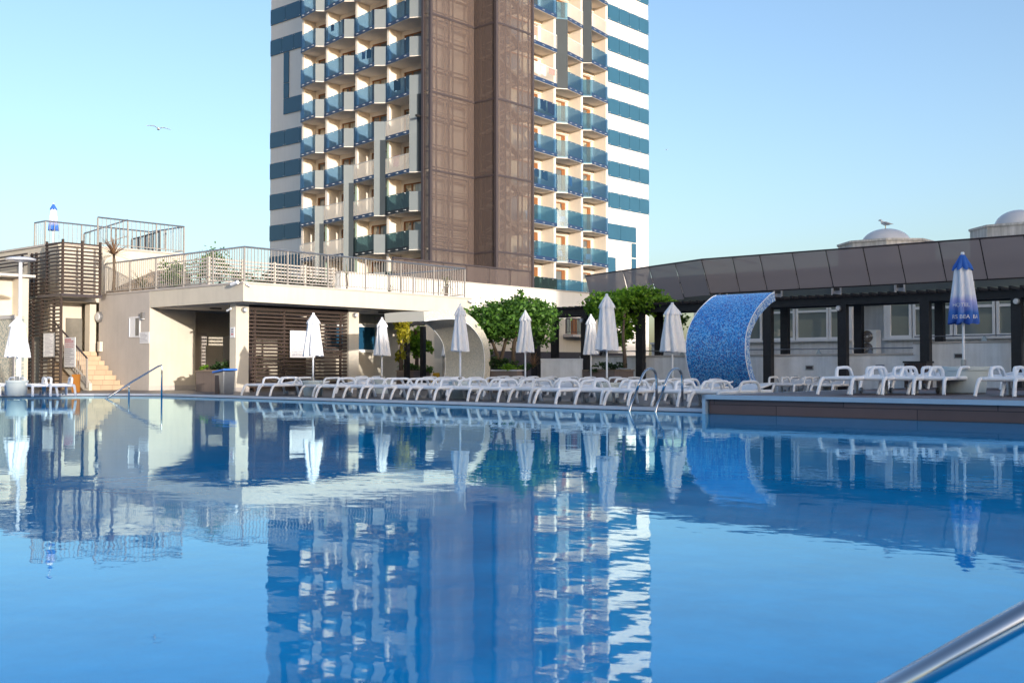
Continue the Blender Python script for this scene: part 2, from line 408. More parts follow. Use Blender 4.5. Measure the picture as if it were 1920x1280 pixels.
# white overflow coping along the water's edge
mb = MB()
def offs(a, b, d):
    dx, dy = b[0]-a[0], b[1]-a[1]; l = math.hypot(dx, dy); return (-dy/l*d, dx/l*d)
for i in range(5):
    a, b = pool[i], pool[i+1]
    o1 = offs(a, b, -.10); o2 = offs(a, b, .03)
    q = [(a[0]+o1[0],a[1]+o1[1]),(b[0]+o1[0],b[1]+o1[1]),(b[0]+o2[0],b[1]+o2[1]),(a[0]+o2[0],a[1]+o2[1])]
    mb.prism(q, .012, DZ+.012+.0015*i)
struct('pool_coping', mb, M['coping'], 'white coping strip along the far pool edge', org=(17.3,20,DZ))

# raised timber platform on the right
mb = MB().box(16.98, 27.5, -8, 10.1, .0, .30)
pf = thing('timber_platform', 'raised brown timber platform with a pale blue edge trim beside the pool', 'platform', (17,10,0))
mb.build('plank_face', M['wood'], pf)
MB().box(16.95, 27.55, -8.05, 10.13, .302, .335).build('deck_boards', M['woodtop'], pf)
MB().box(16.90, 16.945, -8.05, 10.2, .262, .338).box(16.90, 27.5, 10.135, 10.2, .0, .338).build('edge_trim', M['trim'], pf)
# ------------------------------------------------------------------ hotel tower
FLH, Z0 = 2.76, 9.3
def zk(k): return Z0 + FLH*k
KMAX = 10; TOP = 40.6
T = thing('hotel_tower', 'tall white hotel tower with blue balconies and a brown mesh stair shaft', 'building', (59, 56, 0))
mb = MB()
mb.box(59.24, 83.7, 56.09, 80.0, 0, TOP)
mb.build('main_wall', M['towerwhite'], T)
# balcony blocks, with window reveals left open
LW, RW = 55.45, 55.2          # planes of the recessed window walls
Lb = [69.07, 66.15, 62.66, 59.14, 55.25]                 # v of the fins, left facade
La = [66.65, 63.26, 59.87, 56.15]                        # v of the balcony tips
Rb = [62.6, 67.18, 70.71, 74.15]; Ra = [None, 68.16, 71.35]
mb = MB()
mb.box(LW+.25, 59.3, 55.1, 69.2, 0, TOP-.4)
mb.box(59.0, 74.3, RW+.25, 56.2, 0, TOP-.4)
for v in Lb[:-1]: mb.box(54.25, LW+.3, v-.12, v+.12, 0, TOP-.5)
mb.box(53.95, LW+.3, 55.0, 55.12, 0, TOP-.5)
for u in Rb[1:]: mb.box(u-.13, u+.13, 53.85, RW+.3, 0, TOP-.5)
for k in range(-2, KMAX+1):
    z = zk(k)
    for c in range(4):         # lintel + wall piers round each window, left
        v1, v0 = Lb[c]-.12, Lb[c+1]+.12
        mb.box(LW, LW+.255, v0, v1, z+2.3, z+2.62)
        mb.box(LW, LW+.255, v1-.25, v1, z, z+2.3)
    for c in range(3):
        u0, u1 = Rb[c]+.13, Rb[c+1]-.13
        mb.box(u0, u1, RW, RW+.255, z+2.25, z+2.62)
        mb.box(u1-.3, u1, RW, RW+.255, z, z+2.25)
        mb.box(u0+.02, u1-.02, RW-.12, RW-.003, z+2.3, z+2.5)
mb.build('balcony_wall', M['towercream'], T)
# roof slab
MB().box(58.9, 84.0, 55.8, 80.3, TOP+.003, TOP+.6).build('roof', M['towerwhite'], T)

def studs_line(mb, a, b, zs, n, t):
    for i in range(n):
        f = (i+.5)/n
        u, v = a[0]+(b[0]-a[0])*f, a[1]+(b[1]-a[1])*f
        for z in zs:
            for d in ((-.08, .08) if z == zs[0] else (0,)):
                l = math.hypot(b[0]-a[0], b[1]-a[1]); uu, vv = u+(b[0]-a[0])/l*d, v+(b[1]-a[1])/l*d
                mb.box(uu-.024, uu+.024, vv-.024, vv+.024, z-.024, z+.024)
def bars(mb, a, b, z0, z1, sp=.11, t=.02):
    l = math.hypot(b[0]-a[0], b[1]-a[1]); n = max(2, int(l/sp))
    for i in range(n+1):
        f = i/n; u, v = a[0]+(b[0]-a[0])*f, a[1]+(b[1]-a[1])*f
        mb.box(u-t/2, u+t/2, v-t/2, v+t/2, z0, z1)
cache = {}
def sub(key, name, fn, mat, parent, z):
    """meshes are shared between floors: the first floor builds, the others reuse the data"""
    if key not in cache:
        m_ = MB(); fn(m_); o = m_.build(name, mat, None, org=(0,0,0)); cache[key] = o.data
        bpy.data.objects.remove(o)
    o = bpy.data.objects.new(name, cache[key]); COL.objects.link(o); o.parent = parent
    return o
def balcony(side, c, k, kind, full=False, fullkind='frost'):
    z = zk(k)
    if side == 'L':
        S, A, E = (54.02, Lb[c]-.02), (53.55, La[c]), (54.06, Lb[c+1]+(.02 if c < 3 else -.1))
        poly = [S, A, E, (LW+.1, E[1]), (LW+.1, S[1])]; front = (S, A); ret = (A, E)
        flush = (54.1, Lb[c+1])
    else:
        uS = Rb[c] if c else 63.2
        S = (uS+.02, 53.95 if c else 53.35); A = (Ra[c] if c else 63.4, 53.3); E = (Rb[c+1]-.02, 53.72 if c else 53.62)
        poly = [S, A, E, (E[0], RW+.1), (S[0], RW+.1)]; front = (A, E); ret = (S, A)
    key = (side, c)
    b = sub(key+('slab',), 'balcony', lambda m_: m_.prism(poly, -.16, -.003), M['slab'], T, z)
    b.location = (-59, -56, z)
    a, e = front
    gm = {'blue': 'blueglass', 'dark': 'darkglass', 'teal': 'tealglass'}.get(kind)
    if gm:
        sub(key+(kind,), 'glass_panel', lambda m_: m_.panel(a, e, -.1, 1.28, .025), M[gm], b, z)
    else:
        def fb(m_):
            bars(m_, a, e, .12, 1.2); m_.panel(a, e, 1.2, 1.25, .05)
        sub(key+('bars',), 'bar_railing', fb, M['whitebar'], b, z)
    def base(m_): m_.panel(a, e, -.14, .16 if gm else .14, .035)
    sub(key+('base', kind == 'dark'), 'base_strip', base, M['black'] if kind == 'dark' else M['bluebase'], b, z)
    def st(m_):
        off = -.045
        if side == 'L': aa, ee = (a[0]+off, a[1]), (e[0]+off, e[1])
        else: aa, ee = (a[0], a[1]+off), (e[0], e[1]+off)
        studs_line(m_, aa, ee, (0, 1.2) if gm else (0,), 3, .03)
    sub(key+('st', bool(gm)), 'fixings', st, M['stud'], b, z)
    if full:
        mid_ = ((ret[0][0]+ret[1][0])/2, (ret[0][1]+ret[1][1])/2)
        sub(key+('full',), 'side_panel', lambda m_: m_.panel(ret[0], mid_, -.1, FLH-.1, .03), M['frost'] if side == 'L' else M['darkpanel'], b, z)
        sub(key+('full2',), 'side_panel', lambda m_: m_.panel(mid_, ret[1], -.1, FLH-.1, .03), M['darkpanel'], b, z)
    else:
        sub(key+('ret',), 'side_panel', lambda m_: m_.panel(*ret, -.1, 1.26, .03), M['frost'] if side == 'L' else M['tealglass'], b, z)
    # window: wooden frame with a curtained pane
    if side == 'L':
        v0, v1 = Lb[c+1]+.12, Lb[c]-.37
        def fr(m_):
            m_.box(LW+.08, LW+.16, v0, v0+.07, .0, 2.3).box(LW+.08, LW+.16, v1-.14, v1, .0, 2.3).box(LW+.08, LW+.16, v0+.07, v1-.14, 2.2, 2.3)
            vm = v1-.85; m_.box(LW+.08, LW+.16, vm-.07, vm+.07, .0, 2.2)
        def pn(m_): m_.box(LW+.12, LW+.14, v0+.06, v1-.13, .0, 2.2)
    else:
        u0, u1 = Rb[c]+.13, Rb[c+1]-.43
        def fr(m_):
            m_.box(u0, u0+.07, RW+.08, RW+.16, .0, 2.25).box(u1-.42, u1, RW+.08, RW+.16, .0, 2.25).box(u0+.07, u1-.42, RW+.08, RW+.16, 2.15, 2.25)
        def pn(m_): m_.box(u0+.06, u1-.4, RW+.12, RW+.14, .0, 2.2)
    w_ = sub(key+('fr',), 'window', fr, M['woodframe'], T, z); w_.location = (-59, -56, z)
    sub(key+('pn',), 'pane', pn, M['curtainglass'], w_, z)
    return b
Lkind = {(3,0):'dark',(3,1):'dark',(3,2):'bars',(3,3):'bars',(2,0):'dark',(2,1):'bars',(2,2):'bars',(1,0):'bars',(1,1):'bars',(0,0):'bars',
         (0,-1):'bars',(1,-1):'bars',(2,-1):'dark',(3,-1):'dark'}
Lfull = {(3,2),(3,3),(2,1),(2,2),(1,0),(1,1),(0,0),(0,-1),(1,-1)}
Rkind = {(0,5):'bars',(0,6):'bars',(1,6):'bars',(1,7):'bars',(2,7):'bars',(2,8):'bars',(0,8):'bars',
         (0,0):'teal',(1,0):'teal',(2,0):'teal',(0,-1):'dark',(1,-1):'teal',(2,-1):'teal',(0,1):'teal',(1,1):'teal'}
Rfull = {(1,5),(1,6),(2,6),(2,7)}
for k in range(-1, KMAX+1):
    for c in range(4): balcony('L', c, k, Lkind.get((c,k), 'blue'), (c,k) in Lfull)
    for c in range(3): balcony('R', c, k, Rkind.get((c,k), 'blue'), (c,k) in Rfull)
# pale green reveals beside the full-height screens
mb = MB()
for c, k in Lfull:
    if c < 3: mb.box(54.24, 54.247, Lb[c+1]-.12, Lb[c+1]+.1, zk(k), zk(k)+2.5)
mb.build('reveal', M['mint'], T)

# blue glass bands on the white walls
def band(pts, axis, c, z0, z1):
    """one band of upright blue panels; pts = panel joints along the wall"""
    m1, m2 = MB(), MB()
    for a, b in zip(pts, pts[1:]):
        if axis == 'u': m1.box(c-.08, c-.02, a+.02, b-.02, z0, z1)
        else: m1.box(a+.02, b-.02, c-.08, c-.02, z0, z1)
        for d in (-.12, .12):
            for z in (z0+.09, z1-.09):
                q = b+d-.0
                if not (min(pts) < q < max(pts)): continue
                if axis == 'u': m2.box(c-.115, c-.082, q-.024, q+.024, z-.024, z+.024)
                else: m2.box(q-.024, q+.024, c-.115, c-.082, z-.024, z+.024)
    o = m1.build('blue_band', M['bluepanel'], T)
    p0_, p1_ = min(pts)+.02, max(pts)-.02
    (MB().box(c-.019, c-.004, p0_, p1_, z0+.01, z1-.01) if axis == 'u' else MB().box(p0_, p1_, c-.019, c-.004, z0+.01, z1-.01)).build('backing', M['meshframe'], o)
    if m2.v and len(pts) > 4: m2.build('fixings', M['stud'], o)
def steps(a, b, n): return [a+(b-a)*i/n for i in range(n+1)]
for k in range(-1, KMAX+1):
    z0, z1 = zk(k)+.02, zk(k)+1.4
    if k not in (5, 6): band(steps(71.6 if k == 7 else 69.25, 80.0, 5), 'u', 59.24, z0, z1)
    if k >= 2: band(steps(74.35, 83.72, 6), 'v', 56.09, z0, z1)
sv = onu(533, 100, 59.24)[1]; sv2 = onu(543, 100, 59.24)[1]; sv3 = onu(556, 190, 59.24)[1]
band([sv2, sv], 'u', 59.24, zk(6)+.02, zk(7)-.03); band([sv2, sv], 'u', 59.24, zk(5)+1.43, zk(6)-.02)
band([69.25, sv], 'u', 59.24, zk(5)+.02, zk(5)+1.4)
su = onv(1191.8, 430, 56.09)[0]; su0 = onv(1183.5, 470, 56.09)[0]
band(steps(74.35, su, 3), 'v', 56.09, zk(1)+.02, zk(1)+1.4)
for z in (zk(0)+.02, zk(0)+1.4): band([su0, su], 'v', 56.09, z+.02, z+1.3)
band([su0, su], 'v', 56.09, zk(-1)+.02, zk(-1)+2.7)
band([74.35, onv(1153.5, 490, 56.09)[0]], 'v', 56.09, zk(-1)+.3, zk(0)+1.2)

# brown perforated stair shaft
M0, M1, M2, M3, ML = (53.79,54.27), (58.3,54.27), (58.3,52.13), (62.35,52.13), (53.79,55.0)
joints = [6.2] + [14.68+5.52*i for i in range(-1, 6)]
for z0, z1 in zip(joints, joints[1:]):
    for a, b in ((ML,M0),(M0,M1),(M1,M2),(M2,M3)):
        d = (b[0]-a[0], b[1]-a[1]); l = math.hypot(*d); d = (d[0]/l, d[1]/l)
        a_, b_ = (a[0]+d[0]*.03, a[1]+d[1]*.03), (b[0]-d[0]*.03, b[1]-d[1]*.03)
        p = MB().panel(a_, b_, z0+.06, z1-.06, .02).build('mesh_panel', M['mesh'], T)
mb = MB()
for p in (ML, M0, M2, M3): mb.box(p[0]-.1, p[0]+.1, p[1]-.1, p[1]+.1, 0, TOP)
for z in joints:
    for a, b in ((M0,M1),(M1,M2),(M2,M3)):
        mb.panel((a[0]-.02,a[1]-.02), (b[0]-.02,b[1]-.02), z-.075, z+.075, .05)
for z in joints[:-1]:
    for i in range(3):
        mb.box(58.36, 58.40, 54.0, 54.06, z+.8+1.6*i, z+1.75+1.6*i)
mb.build('shaft_frame', M['meshframe'], T)
# pale steel structure and stair flights seen through the mesh
mb = MB()
for u in (55.55, 56.0, 57.9): mb.box(u-.05, u+.05, 54.55, 54.65, 0, TOP)
for z in joints[:-1]:
    for dz in (1.5, 1.85, 3.9, 4.25): mb.box(53.95, 58.25, 54.56, 54.64, z+dz, z+dz+.07)
    mb.box(54.1, 58.2, 54.5, 54.58, z+5.02, z+5.16)
    for dz in (.5, 3.26):
        zz = z+dz
        mb.add([(58.9,53.1,zz),(61.6,53.1,zz+1.3),(61.6,53.9,zz+1.3),(58.9,53.9,zz),(58.9,53.1,zz+.22),(61.6,53.1,zz+1.52),(61.6,53.9,zz+1.52),(58.9,53.9,zz+.22)],
               [(3,2,1,0),(4,5,6,7),(0,1,5,4),(1,2,6,5),(2,3,7,6),(3,0,4,7)])
        mb.add([(61.6,52.5,zz+1.3),(58.9,52.5,zz+2.7),(58.9,53.0,zz+2.7),(61.6,53.0,zz+1.3),(61.6,52.5,zz+1.5),(58.9,52.5,zz+2.9),(58.9,53.0,zz+2.9),(61.6,53.0,zz+1.5)],
               [(3,2,1,0),(4,5,6,7),(0,1,5,4),(1,2,6,5),(2,3,7,6),(3,0,4,7)])
        mb.box(61.5, 62.1, 52.5, 54.0, zz+1.3, zz+1.45); mb.box(58.5, 59.0, 52.5, 54.0, zz-.1, zz+.05)
        for v in (52.4, 54.0):
            mb.tube([(58.9,v,zz+1.1),(61.6,v,zz+2.4)], .03, 4)
            mb.tube([(58.6,v,zz+.9),(62.1,v,zz+.9)], .02, 4)
for u in (58.95, 60.2, 61.55): 
    for v in (52.42, 54.2): mb.box(u-.045, u+.045, v-.045, v+.045, 0, TOP)
mb.build('stair_flights', M['paleframe'], T)
mb = MB()  # frames behind the mesh plus frame shadow lines, built as dark members
for u in (54.5, 55.75, 56.15, 57.9): mb.box(u-.06, u+.06, 54.36, 54.44, 0, TOP)
for z in joints[:-1]:
    for dz in (.25, 1.5, 1.8, 3.5, 3.85, 5.2): mb.box(53.9, 58.25, 54.38, 54.46, z+dz, z+dz+.085)
    for dz in (1.65, 3.7):
        for u in (55.95, 57.9): mb.box(u-.16, u+.16, 54.35, 54.43, z+dz-.16, z+dz+.16)
for v in (52.6, 53.4, 54.0): mb.box(58.5, 58.58, v-.05, v+.05, 0, TOP)
for u in (59.5, 60.9, 62.1): mb.box(u-.05, u+.05, 52.25, 52.33, 0, TOP)
mb.build('frame_and_shadow_grid', M['meshframe'], T)
MB().box(58.34, 62.3, 54.75, 54.95, 0, TOP-.2).build('shaft_shade_sheet', M['shaftshade'], T)  # added dark sheet; the shade inside the shaft is put into its colour
# security cameras on the shaft edge
for z in (zk(3)+.9,):
    MB().box(53.3, 53.7, 55.15, 55.3, z, z+.15).box(53.7, 53.85, 55.2, 55.26, z-.2, z+.1).build('security_camera', M['black'], T)

# washing and towels on the balcony rails: each hangs free of the rail
def hang(name, label, side, c, k, f0, f1, drop, mat, cat='towel'):
    if side == 'L': a, b = (54.02, Lb[c]-.02), (53.55, La[c]); off = (.05, 0)
    else: a, b = (Ra[c] if c else 63.4, 53.3), (Rb[c+1]-.02, 53.72 if c else 53.62); off = (0, .05)
    p = (a[0]+(b[0]-a[0])*f0+off[0], a[1]+(b[1]-a[1])*f0+off[1]); q = (a[0]+(b[0]-a[0])*f1+off[0], a[1]+(b[1]-a[1])*f1+off[1])
    z = zk(k)+1.31
    m_ = MB()
    n = 6
    vs = []; fs = []
    for i in range(n+1):
        t = i/n; w = .02*math.sin(i*2.1)
        for z_ in (z, z-drop*.5, z-drop*(1-.05*math.sin(i))):
            for th in (0, .025): vs.append((p[0]+(q[0]-p[0])*t+(w+th)*(side=='L'), p[1]+(q[1]-p[1])*t+(w+th)*(side!='L'), z_))
    for i in range(n):
        for j in range(2):
            o = i*6+j*2
            for th in (0, 1): fs.append((o+th, o+6+th, o+8+th, o+2+th))
    m_.add(vs, fs)
    o = m_.build(name, mat, None, smooth=True, org=(p[0], p[1], z)); tag(o, label, cat, 'laundry on the tower balconies')
def fab(n, c): return paint(n, c, .85, .1, 3)
fcy, frd, fwt, fpk, fnv, fol, fgy, ftl = fab('cyan_towel',(.35,.62,.68)), fab('red_towel',(.62,.10,.09)), fab('white_towel',(.7,.7,.7)), fab('plum_towel',(.28,.05,.13)), fab('navy_towel',(.012,.045,.14)), fab('olive_towel',(.22,.20,.02)), fab('grey_towel',(.16,.14,.17)), fab('teal_towel',(.02,.16,.22))
hang('towel', 'pale cyan towel over the white bars beside the brown mesh shaft', 'R', 0, 5, .12, .34, .9, fcy)
hang('towel', 'white towel between a cyan one and a red one on white bars', 'R', 0, 5, .42, .62, .85, fwt)
hang('towel', 'bright red towel on white bars right of the brown mesh shaft', 'R', 0, 5, .74, .95, .55, frd)
hang('towel', 'plum red towel on the blue glass balcony below the red towel', 'R', 0, 4, .68, .93, .95, fpk)
hang('towel', 'navy towel on blue glass beside the plum red towel', 'R', 0, 4, .42, .62, .8, fnv)
hang('towel', 'olive green towel on the lowest balcony right of the mesh shaft', 'R', 0, -1, .12, .38, .75, fol)
hang('towel', 'grey towel between the olive green and the navy ones, lowest balcony', 'R', 0, -1, .45, .68, .7, fgy)
hang('towel', 'navy towel at the right end of the lowest balcony rail', 'R', 0, -1, .74, .98, .65, fnv)
hang('towel', 'pale grey towel on the third glass balcony from the bottom, by the shaft', 'R', 0, 2, .1, .36, .6, fgy)
hang('towel', 'teal towel in the middle of the third glass balcony by the shaft', 'R', 0, 2, .45, .68, .7, ftl)
hang('towel', 'white shirt on the middle balcony column, third glass balcony up', 'R', 1, 2, .1, .3, .8, fwt, 'shirt')
hang('towel', 'dark teal towel on the left facade, balcony beside the mesh shaft', 'L', 3, 4, .32, .6, .8, fab('deep_green_towel',(.02,.05,.06)))
hang('towel', 'green towel on the third column of the left facade, upper balcony', 'L', 2, 5, .6, .82, .7, fab('green_towel',(.02,.2,.2)))
hang('towel', 'white towel on the upper left facade balcony beside the green towel', 'L', 2, 5, .36, .52, .6, fwt)
hang('towel', 'dark towel on the second column of the left facade near the top', 'L', 1, 6, .3, .45, .5, fgy)
hang('towel', 'pink and white towel on white bars left of the mesh shaft', 'L', 3, 2, .3, .55, .8, fab('pink_towel',(.6,.25,.25)))

# chairs on a few balconies
def balcony_chair(u, v, k, rot, mat, label):
    z = zk(k); t = thing('balcony_chair', label, 'chair', (u, v, z), 'chairs on the tower balconies', PHI+rot); ORG[t.name] = (0,0,0)
    MB().box(-.24,.24,-.24,.22,.42,.455).build('seat', mat, t)
    m_ = MB(); m_.add([(-.23,.2,.46),(.23,.2,.46),(.21,.34,.92),(-.21,.34,.92),(-.23,.235,.46),(.23,.235,.46),(.21,.375,.92),(-.21,.375,.92)],[(3,2,1,0),(4,5,6,7),(0,1,5,4),(1,2,6,5),(2,3,7,6),(3,0,4,7)]).build('backrest', mat, t)
    for a in (-.2,.2):
        for b in (-.2,.2): MB().box(a-.02,a+.02,b-.02,b+.02,.0,.418).build('leg', mat, t)
        MB().box(a*1.15-.025,a*1.15+.025,-.2,.24,.62,.65).build('armrest', mat, t)
for s_, c, k, f, m__, l in (('L',3,0,.62,'black','dark chair on the dark glass balcony just left of the shaft, lower one'),('L',3,0,.3,'black','dark chair farther left on the lower dark glass balcony by the shaft'),('L',3,1,.5,'black','dark chair on the upper of the two dark glass balconies by the shaft'),
    ('L',2,0,.5,'black','dark chair on the dark glass balcony in the third column from the left'),('R',0,0,.5,'plastic','white chair on the grey-teal balcony right of the shaft, second row up'),('R',1,0,.35,'plastic','white chair on the middle balcony of the second row up, right facade'),
    ('R',2,0,.35,'plastic','white chair on the end balcony of the second row up, right facade'),('R',0,1,.4,'plastic','white chair on the third-row balcony right of the shaft'),('R',1,1,.35,'plastic','white chair on the middle balcony of the third row up, right facade'),
    ('R',2,2,.35,'plastic','white chair on the end balcony of the fourth row up, right facade'),('R',0,3,.5,'plastic','white chair on the blue balcony right of the shaft below the plum towel'),('R',0,6,.5,'plastic','white chair on the white-barred balcony at the upper right of the shaft')):
    if s_ == 'L': balcony_chair(54.35, Lb[c]+(Lb[c+1]-Lb[c])*f, k, random.uniform(-1,1), M[m__], l)
    else: balcony_chair(Rb[c]+(Rb[c+1]-Rb[c])*f, 54.1, k, random.uniform(-1,1), M[m__], l)
# ------------------------------------------------------------------ pavilion by the pool (u0 = 19.89 front, v0 = 28.19 long front)
PU, PV, PE = 19.89, 28.19, 30.14
SOF, TER = 2.86, 3.47
P = thing('pavilion', 'cream flat-roofed poolside pavilion with a roof terrace and square columns', 'building', (PU, PV, DZ))
MB().box(PU, PE, PV, 33.50, SOF, TER-.06).build('roof_slab', M['cream'], P)
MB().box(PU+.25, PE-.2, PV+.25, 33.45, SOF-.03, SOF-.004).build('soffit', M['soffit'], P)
MB().box(PU-.03, PE+.03, PV-.03, 36.9, TER-.057, TER).box(PU+.02, 31.5, 33.5, 45, TER-.3, TER-.06).build('coping', M['warmgrey'], P)
MB().box(PU+.004, 21.67, 33.52, 36.9, DZ, TER-.30).box(PU+.003, PU+.3, 33.51, 36.9, TER-.30, TER-.06).build('front_wall', M['cream'], P)
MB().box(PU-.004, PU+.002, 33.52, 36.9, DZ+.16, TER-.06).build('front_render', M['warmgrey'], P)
MB().box(21.67, 30.2, 34.3, 34.6, DZ, SOF-.04).box(24.8, 29.04, 31.0, 31.3, DZ, SOF-.04).box(28.8, 29.04, 31.3, 34.3, DZ, SOF-.04).build('back_wall', M['cream'], P)
MB().box(PU-.03, 21.69, 33.49, 33.515, DZ, DZ+.16).box(PU-.03, PU-.006, 33.5, 36.9, DZ, DZ+.16).box(24.8, 29.06, 30.97, 30.995, DZ, DZ+.16).build('skirting', M['warmgrey'], P)
for u0, u1 in ((20.2, 20.68), (24.8, 25.26)):
    c_ = MB().box(u0, u1, 29.0, 29.33, DZ, SOF-.004).build('column', M['cream'], P)
    MB().box(u0-.02, u1+.02, 28.98, 29.35, DZ, DZ+.15).build('plinth', M['warmgrey'], c_)
d_ = MB().box(21.95, 22.6, 34.24, 34.28, DZ, 2.1).build('door', M['warmgrey'], P)
MB().box(22.0, 22.05, 34.16, 34.235, 1.0, 1.15).build('handle', M['black'], d_)
def window(par, axis, c, a0, a1, z0, z1, mull=1, fw=.06, gm='glasswin', tr=None, name='window', depth=.08):
    m_ = MB(); B = (lambda p,q,r,s,d0=0,d1=depth: m_.box(p,q,c-d1,c-d0,r,s)) if axis == 'v' else (lambda p,q,r,s,d0=0,d1=depth: m_.box(c-d1,c-d0,p,q,r,s))
    B(a0,a1,z0,z0+fw); B(a0,a1,z1-fw,z1); B(a0,a0+fw,z0+fw,z1-fw); B(a1-fw,a1,z0+fw,z1-fw)
    for i in range(1, mull):
        p = a0+(a1-a0)*i/mull; B(p-fw*.6,p+fw*.6,z0+fw,z1-fw)
    if tr: B(a0+fw,a1-fw,tr-fw/2,tr+fw/2,.004,depth-.006)
    f = m_.build(name, M['upvc'], par)
    g_ = MB()
    (g_.box(a0+fw*.5,a1-fw*.5,c-depth*.5,c-depth*.3,z0+fw*.5,z1-fw*.5) if axis == 'v' else g_.box(c-depth*.5,c-depth*.3,a0+fw*.5,a1-fw*.5,z0+fw*.5,z1-fw*.5))
    g_.build('pane', M[gm], f)
    return f
ws = [onv(672,660,31.0), onv(706,609,31.0)]
wz1, wz0 = onv(690,608,31.0)[2], onv(690,661,31.0)[2]
f_ = window(P, 'v', 31.0, 25.32, ws[1][0], wz0, wz1, 2, fw=.11, gm='glassblue')
# small recessed window in the front wall
p0, p1 = onu(244,630,PU), onu(262,596,PU)
m_ = MB(); v0, v1, z0, z1 = p1[1], p0[1], p0[2]+.0, p1[2]
m_.box(PU-.03,PU-.004,v0-.05,v1+.05,z0-.05,z0).box(PU-.03,PU-.004,v0-.05,v1+.05,z1,z1+.05).box(PU-.03,PU-.004,v0-.05,v0,z0,z1).box(PU-.03,PU-.004,v1,v1+.05,z0,z1)
f_ = m_.build('window', M['paper'], P)
MB().box(PU-.012,PU-.006,v0,v0+(v1-v0)*.45,z0,z1).build('louvre', M['steeldull'], f_)
MB().box(PU-.016,PU-.006,v0+(v1-v0)*.45,v1,z0,z1).build('frame', M['paper'], f_)

def lamp_round(name, label, org, axis, r=.16, cat='wall lamp', grp=None):
    t = thing(name, label, cat, org, grp)
    u, v, z = org; s = (-1, 0) if axis == 'u' else (0, -1)
    m_ = MB(); m2 = MB()
    def ring(mm, rr, d0, d1, n=16):
        o = []
        for d in (d0, d1):
            for k in range(n):
                a = 2*math.pi*k/n
                o.append((u+s[0]*d+abs(s[1])*rr*math.cos(a), v+s[1]*d+abs(s[0])*rr*math.cos(a), z+rr*math.sin(a)))
        mm.add(o, [tuple(range(n)), tuple(range(n,2*n))[::-1]]+[(k,(k+1)%n,n+(k+1)%n,n+k) for k in range(n)])
    ring(m_, r, .004, .09); ring(m2, r*.72, .092, .13)
    m_.build('rim', M['steeldull'], t, smooth='auto'); m2.build('lens', M['dome'], t, smooth='auto')
    return t
lamp_round('bulkhead_lamp', 'round bulkhead lamp on the grey pavilion wall above the steps', onu(188,594,PU-.006), 'u', .19)
o = onu(270,592,PU-.006)
t = thing('wall_light', 'small metal wall light above the notice on the grey pavilion wall', 'wall light', o)
MB().box(o[0]-.10,o[0],o[1]-.07,o[1]+.07,o[2]-.09,o[2]+.12).build('housing', M['steeldull'], t); MB().box(o[0]-.09,o[0]-.01,o[1]-.06,o[1]+.06,o[2]-.12,o[2]-.092).build('lens', M['dome'], t)
def notice(name, label, axis, c, x0, x1, z0, z1, rows, th=.02, red=0, frame=False, seed=1, head=0):
    rnd = random.Random(seed)
    org = (c, (x0+x1)/2, z0) if axis == 'u' else ((x0+x1)/2, c, z0)
    t = thing(name, label, 'notice', org)
    def bx(mm, a, b, r, s, d0, d1): 
        return mm.box(c-d1, c-d0, a, b, r, s) if axis == 'u' else mm.box(a, b, c-d1, c-d0, r, s)
    bx(MB(), x0, x1, z0, z1, .0, th).build('board', M['paper'], t)
    if frame:
        m_ = MB(); w_ = .03
        bx(m_,x0-w_,x0,z0-w_,z1+w_,0,th+.01); bx(m_,x1,x1+w_,z0-w_,z1+w_,0,th+.01); bx(m_,x0,x1,z0-w_,z0,0,th+.01); bx(m_,x0,x1,z1,z1+w_,0,th+.01)
        m_.build('frame', M['steeldull'], t)
    m_, m2 = MB(), MB(); h = (z1-z0)/(rows+1.5); left = x1 if axis == 'u' else x0; sg = -1 if axis == 'u' else 1
    for i in range(rows):
        z = z1-h*(i+1.1); p = left+sg*(x1-x0)*.08
        end = left+sg*(x1-x0)*rnd.uniform(.55, .93)
        while (end-p)*sg > 0:
            l = rnd.uniform(.04, .14)*(x1-x0)*sg
            q = p+l
            if (end-q)*sg < 0: q = end
            bx(m2 if i < red else m_, min(p,q), max(p,q), z-h*(.30 if i < head else .17), z+h*(.30 if i < head else .17), th+.001, th+.003)
            p = q+sg*(x1-x0)*.02
    if rows <= 3:
        for i in range(3): bx(MB(), x0+(x1-x0)*.25, x0+(x1-x0)*.75, z1-h*(i+1.35), z1-h*(i+.75), th+.001, th+.003).build('pictogram', M['redink'] if i == 2 else M['ink'], t)
        return t
    if m_.v: m_.build('printed_lines', M['ink'], t)
    if m2.v: m2.build('red_printed_lines', M['redink'], t)
    return t
a, b = onu(263,645,PU), onu(280.5,622,PU)
notice('notice_board', 'small white notice below the light on the grey pavilion wall', 'u', PU-.006, b[1], a[1], a[2]+.02, b[2], 7)
a, b = onu(432.5,633,20.2), onu(441,613,20.2)
notice('pictogram_sign', 'small white sign with dark pictograms on the pavilion corner column', 'u', 20.197, b[1]+.01, a[1], a[2], b[2], 3, red=0, seed=5, head=3)
a, b = onv(543,670,28.98), onv(590,621,28.98)
notice('rules_board', 'large white board of printed rules on the brown slat screen', 'v', 28.97, a[0], b[0], a[2], b[2], 15, frame=False, seed=9)
# brown slat screen between the columns
S_ = thing('slat_screen', 'tall brown horizontal slat screen between the two pavilion columns', 'screen', (20.69, 29.1, DZ))
m_ = MB(); z = .18
while z < SOF-.16: m_.box(20.7, 24.78, 29.06, 29.085, z, z+.064); z += .118
m_.build('slats', M['brownslat'], S_)
for u in (21.0, 22.15, 23.4, 24.55):
    MB().box(u-.035, u+.035, 29.105, 29.17, DZ, SOF-.01).build('post', M['brownslat'], S_)
MB().box(20.69, 24.79, 29.03, 29.2, SOF-.14, SOF-.006).build('top_rail', M['brownslat'], S_)
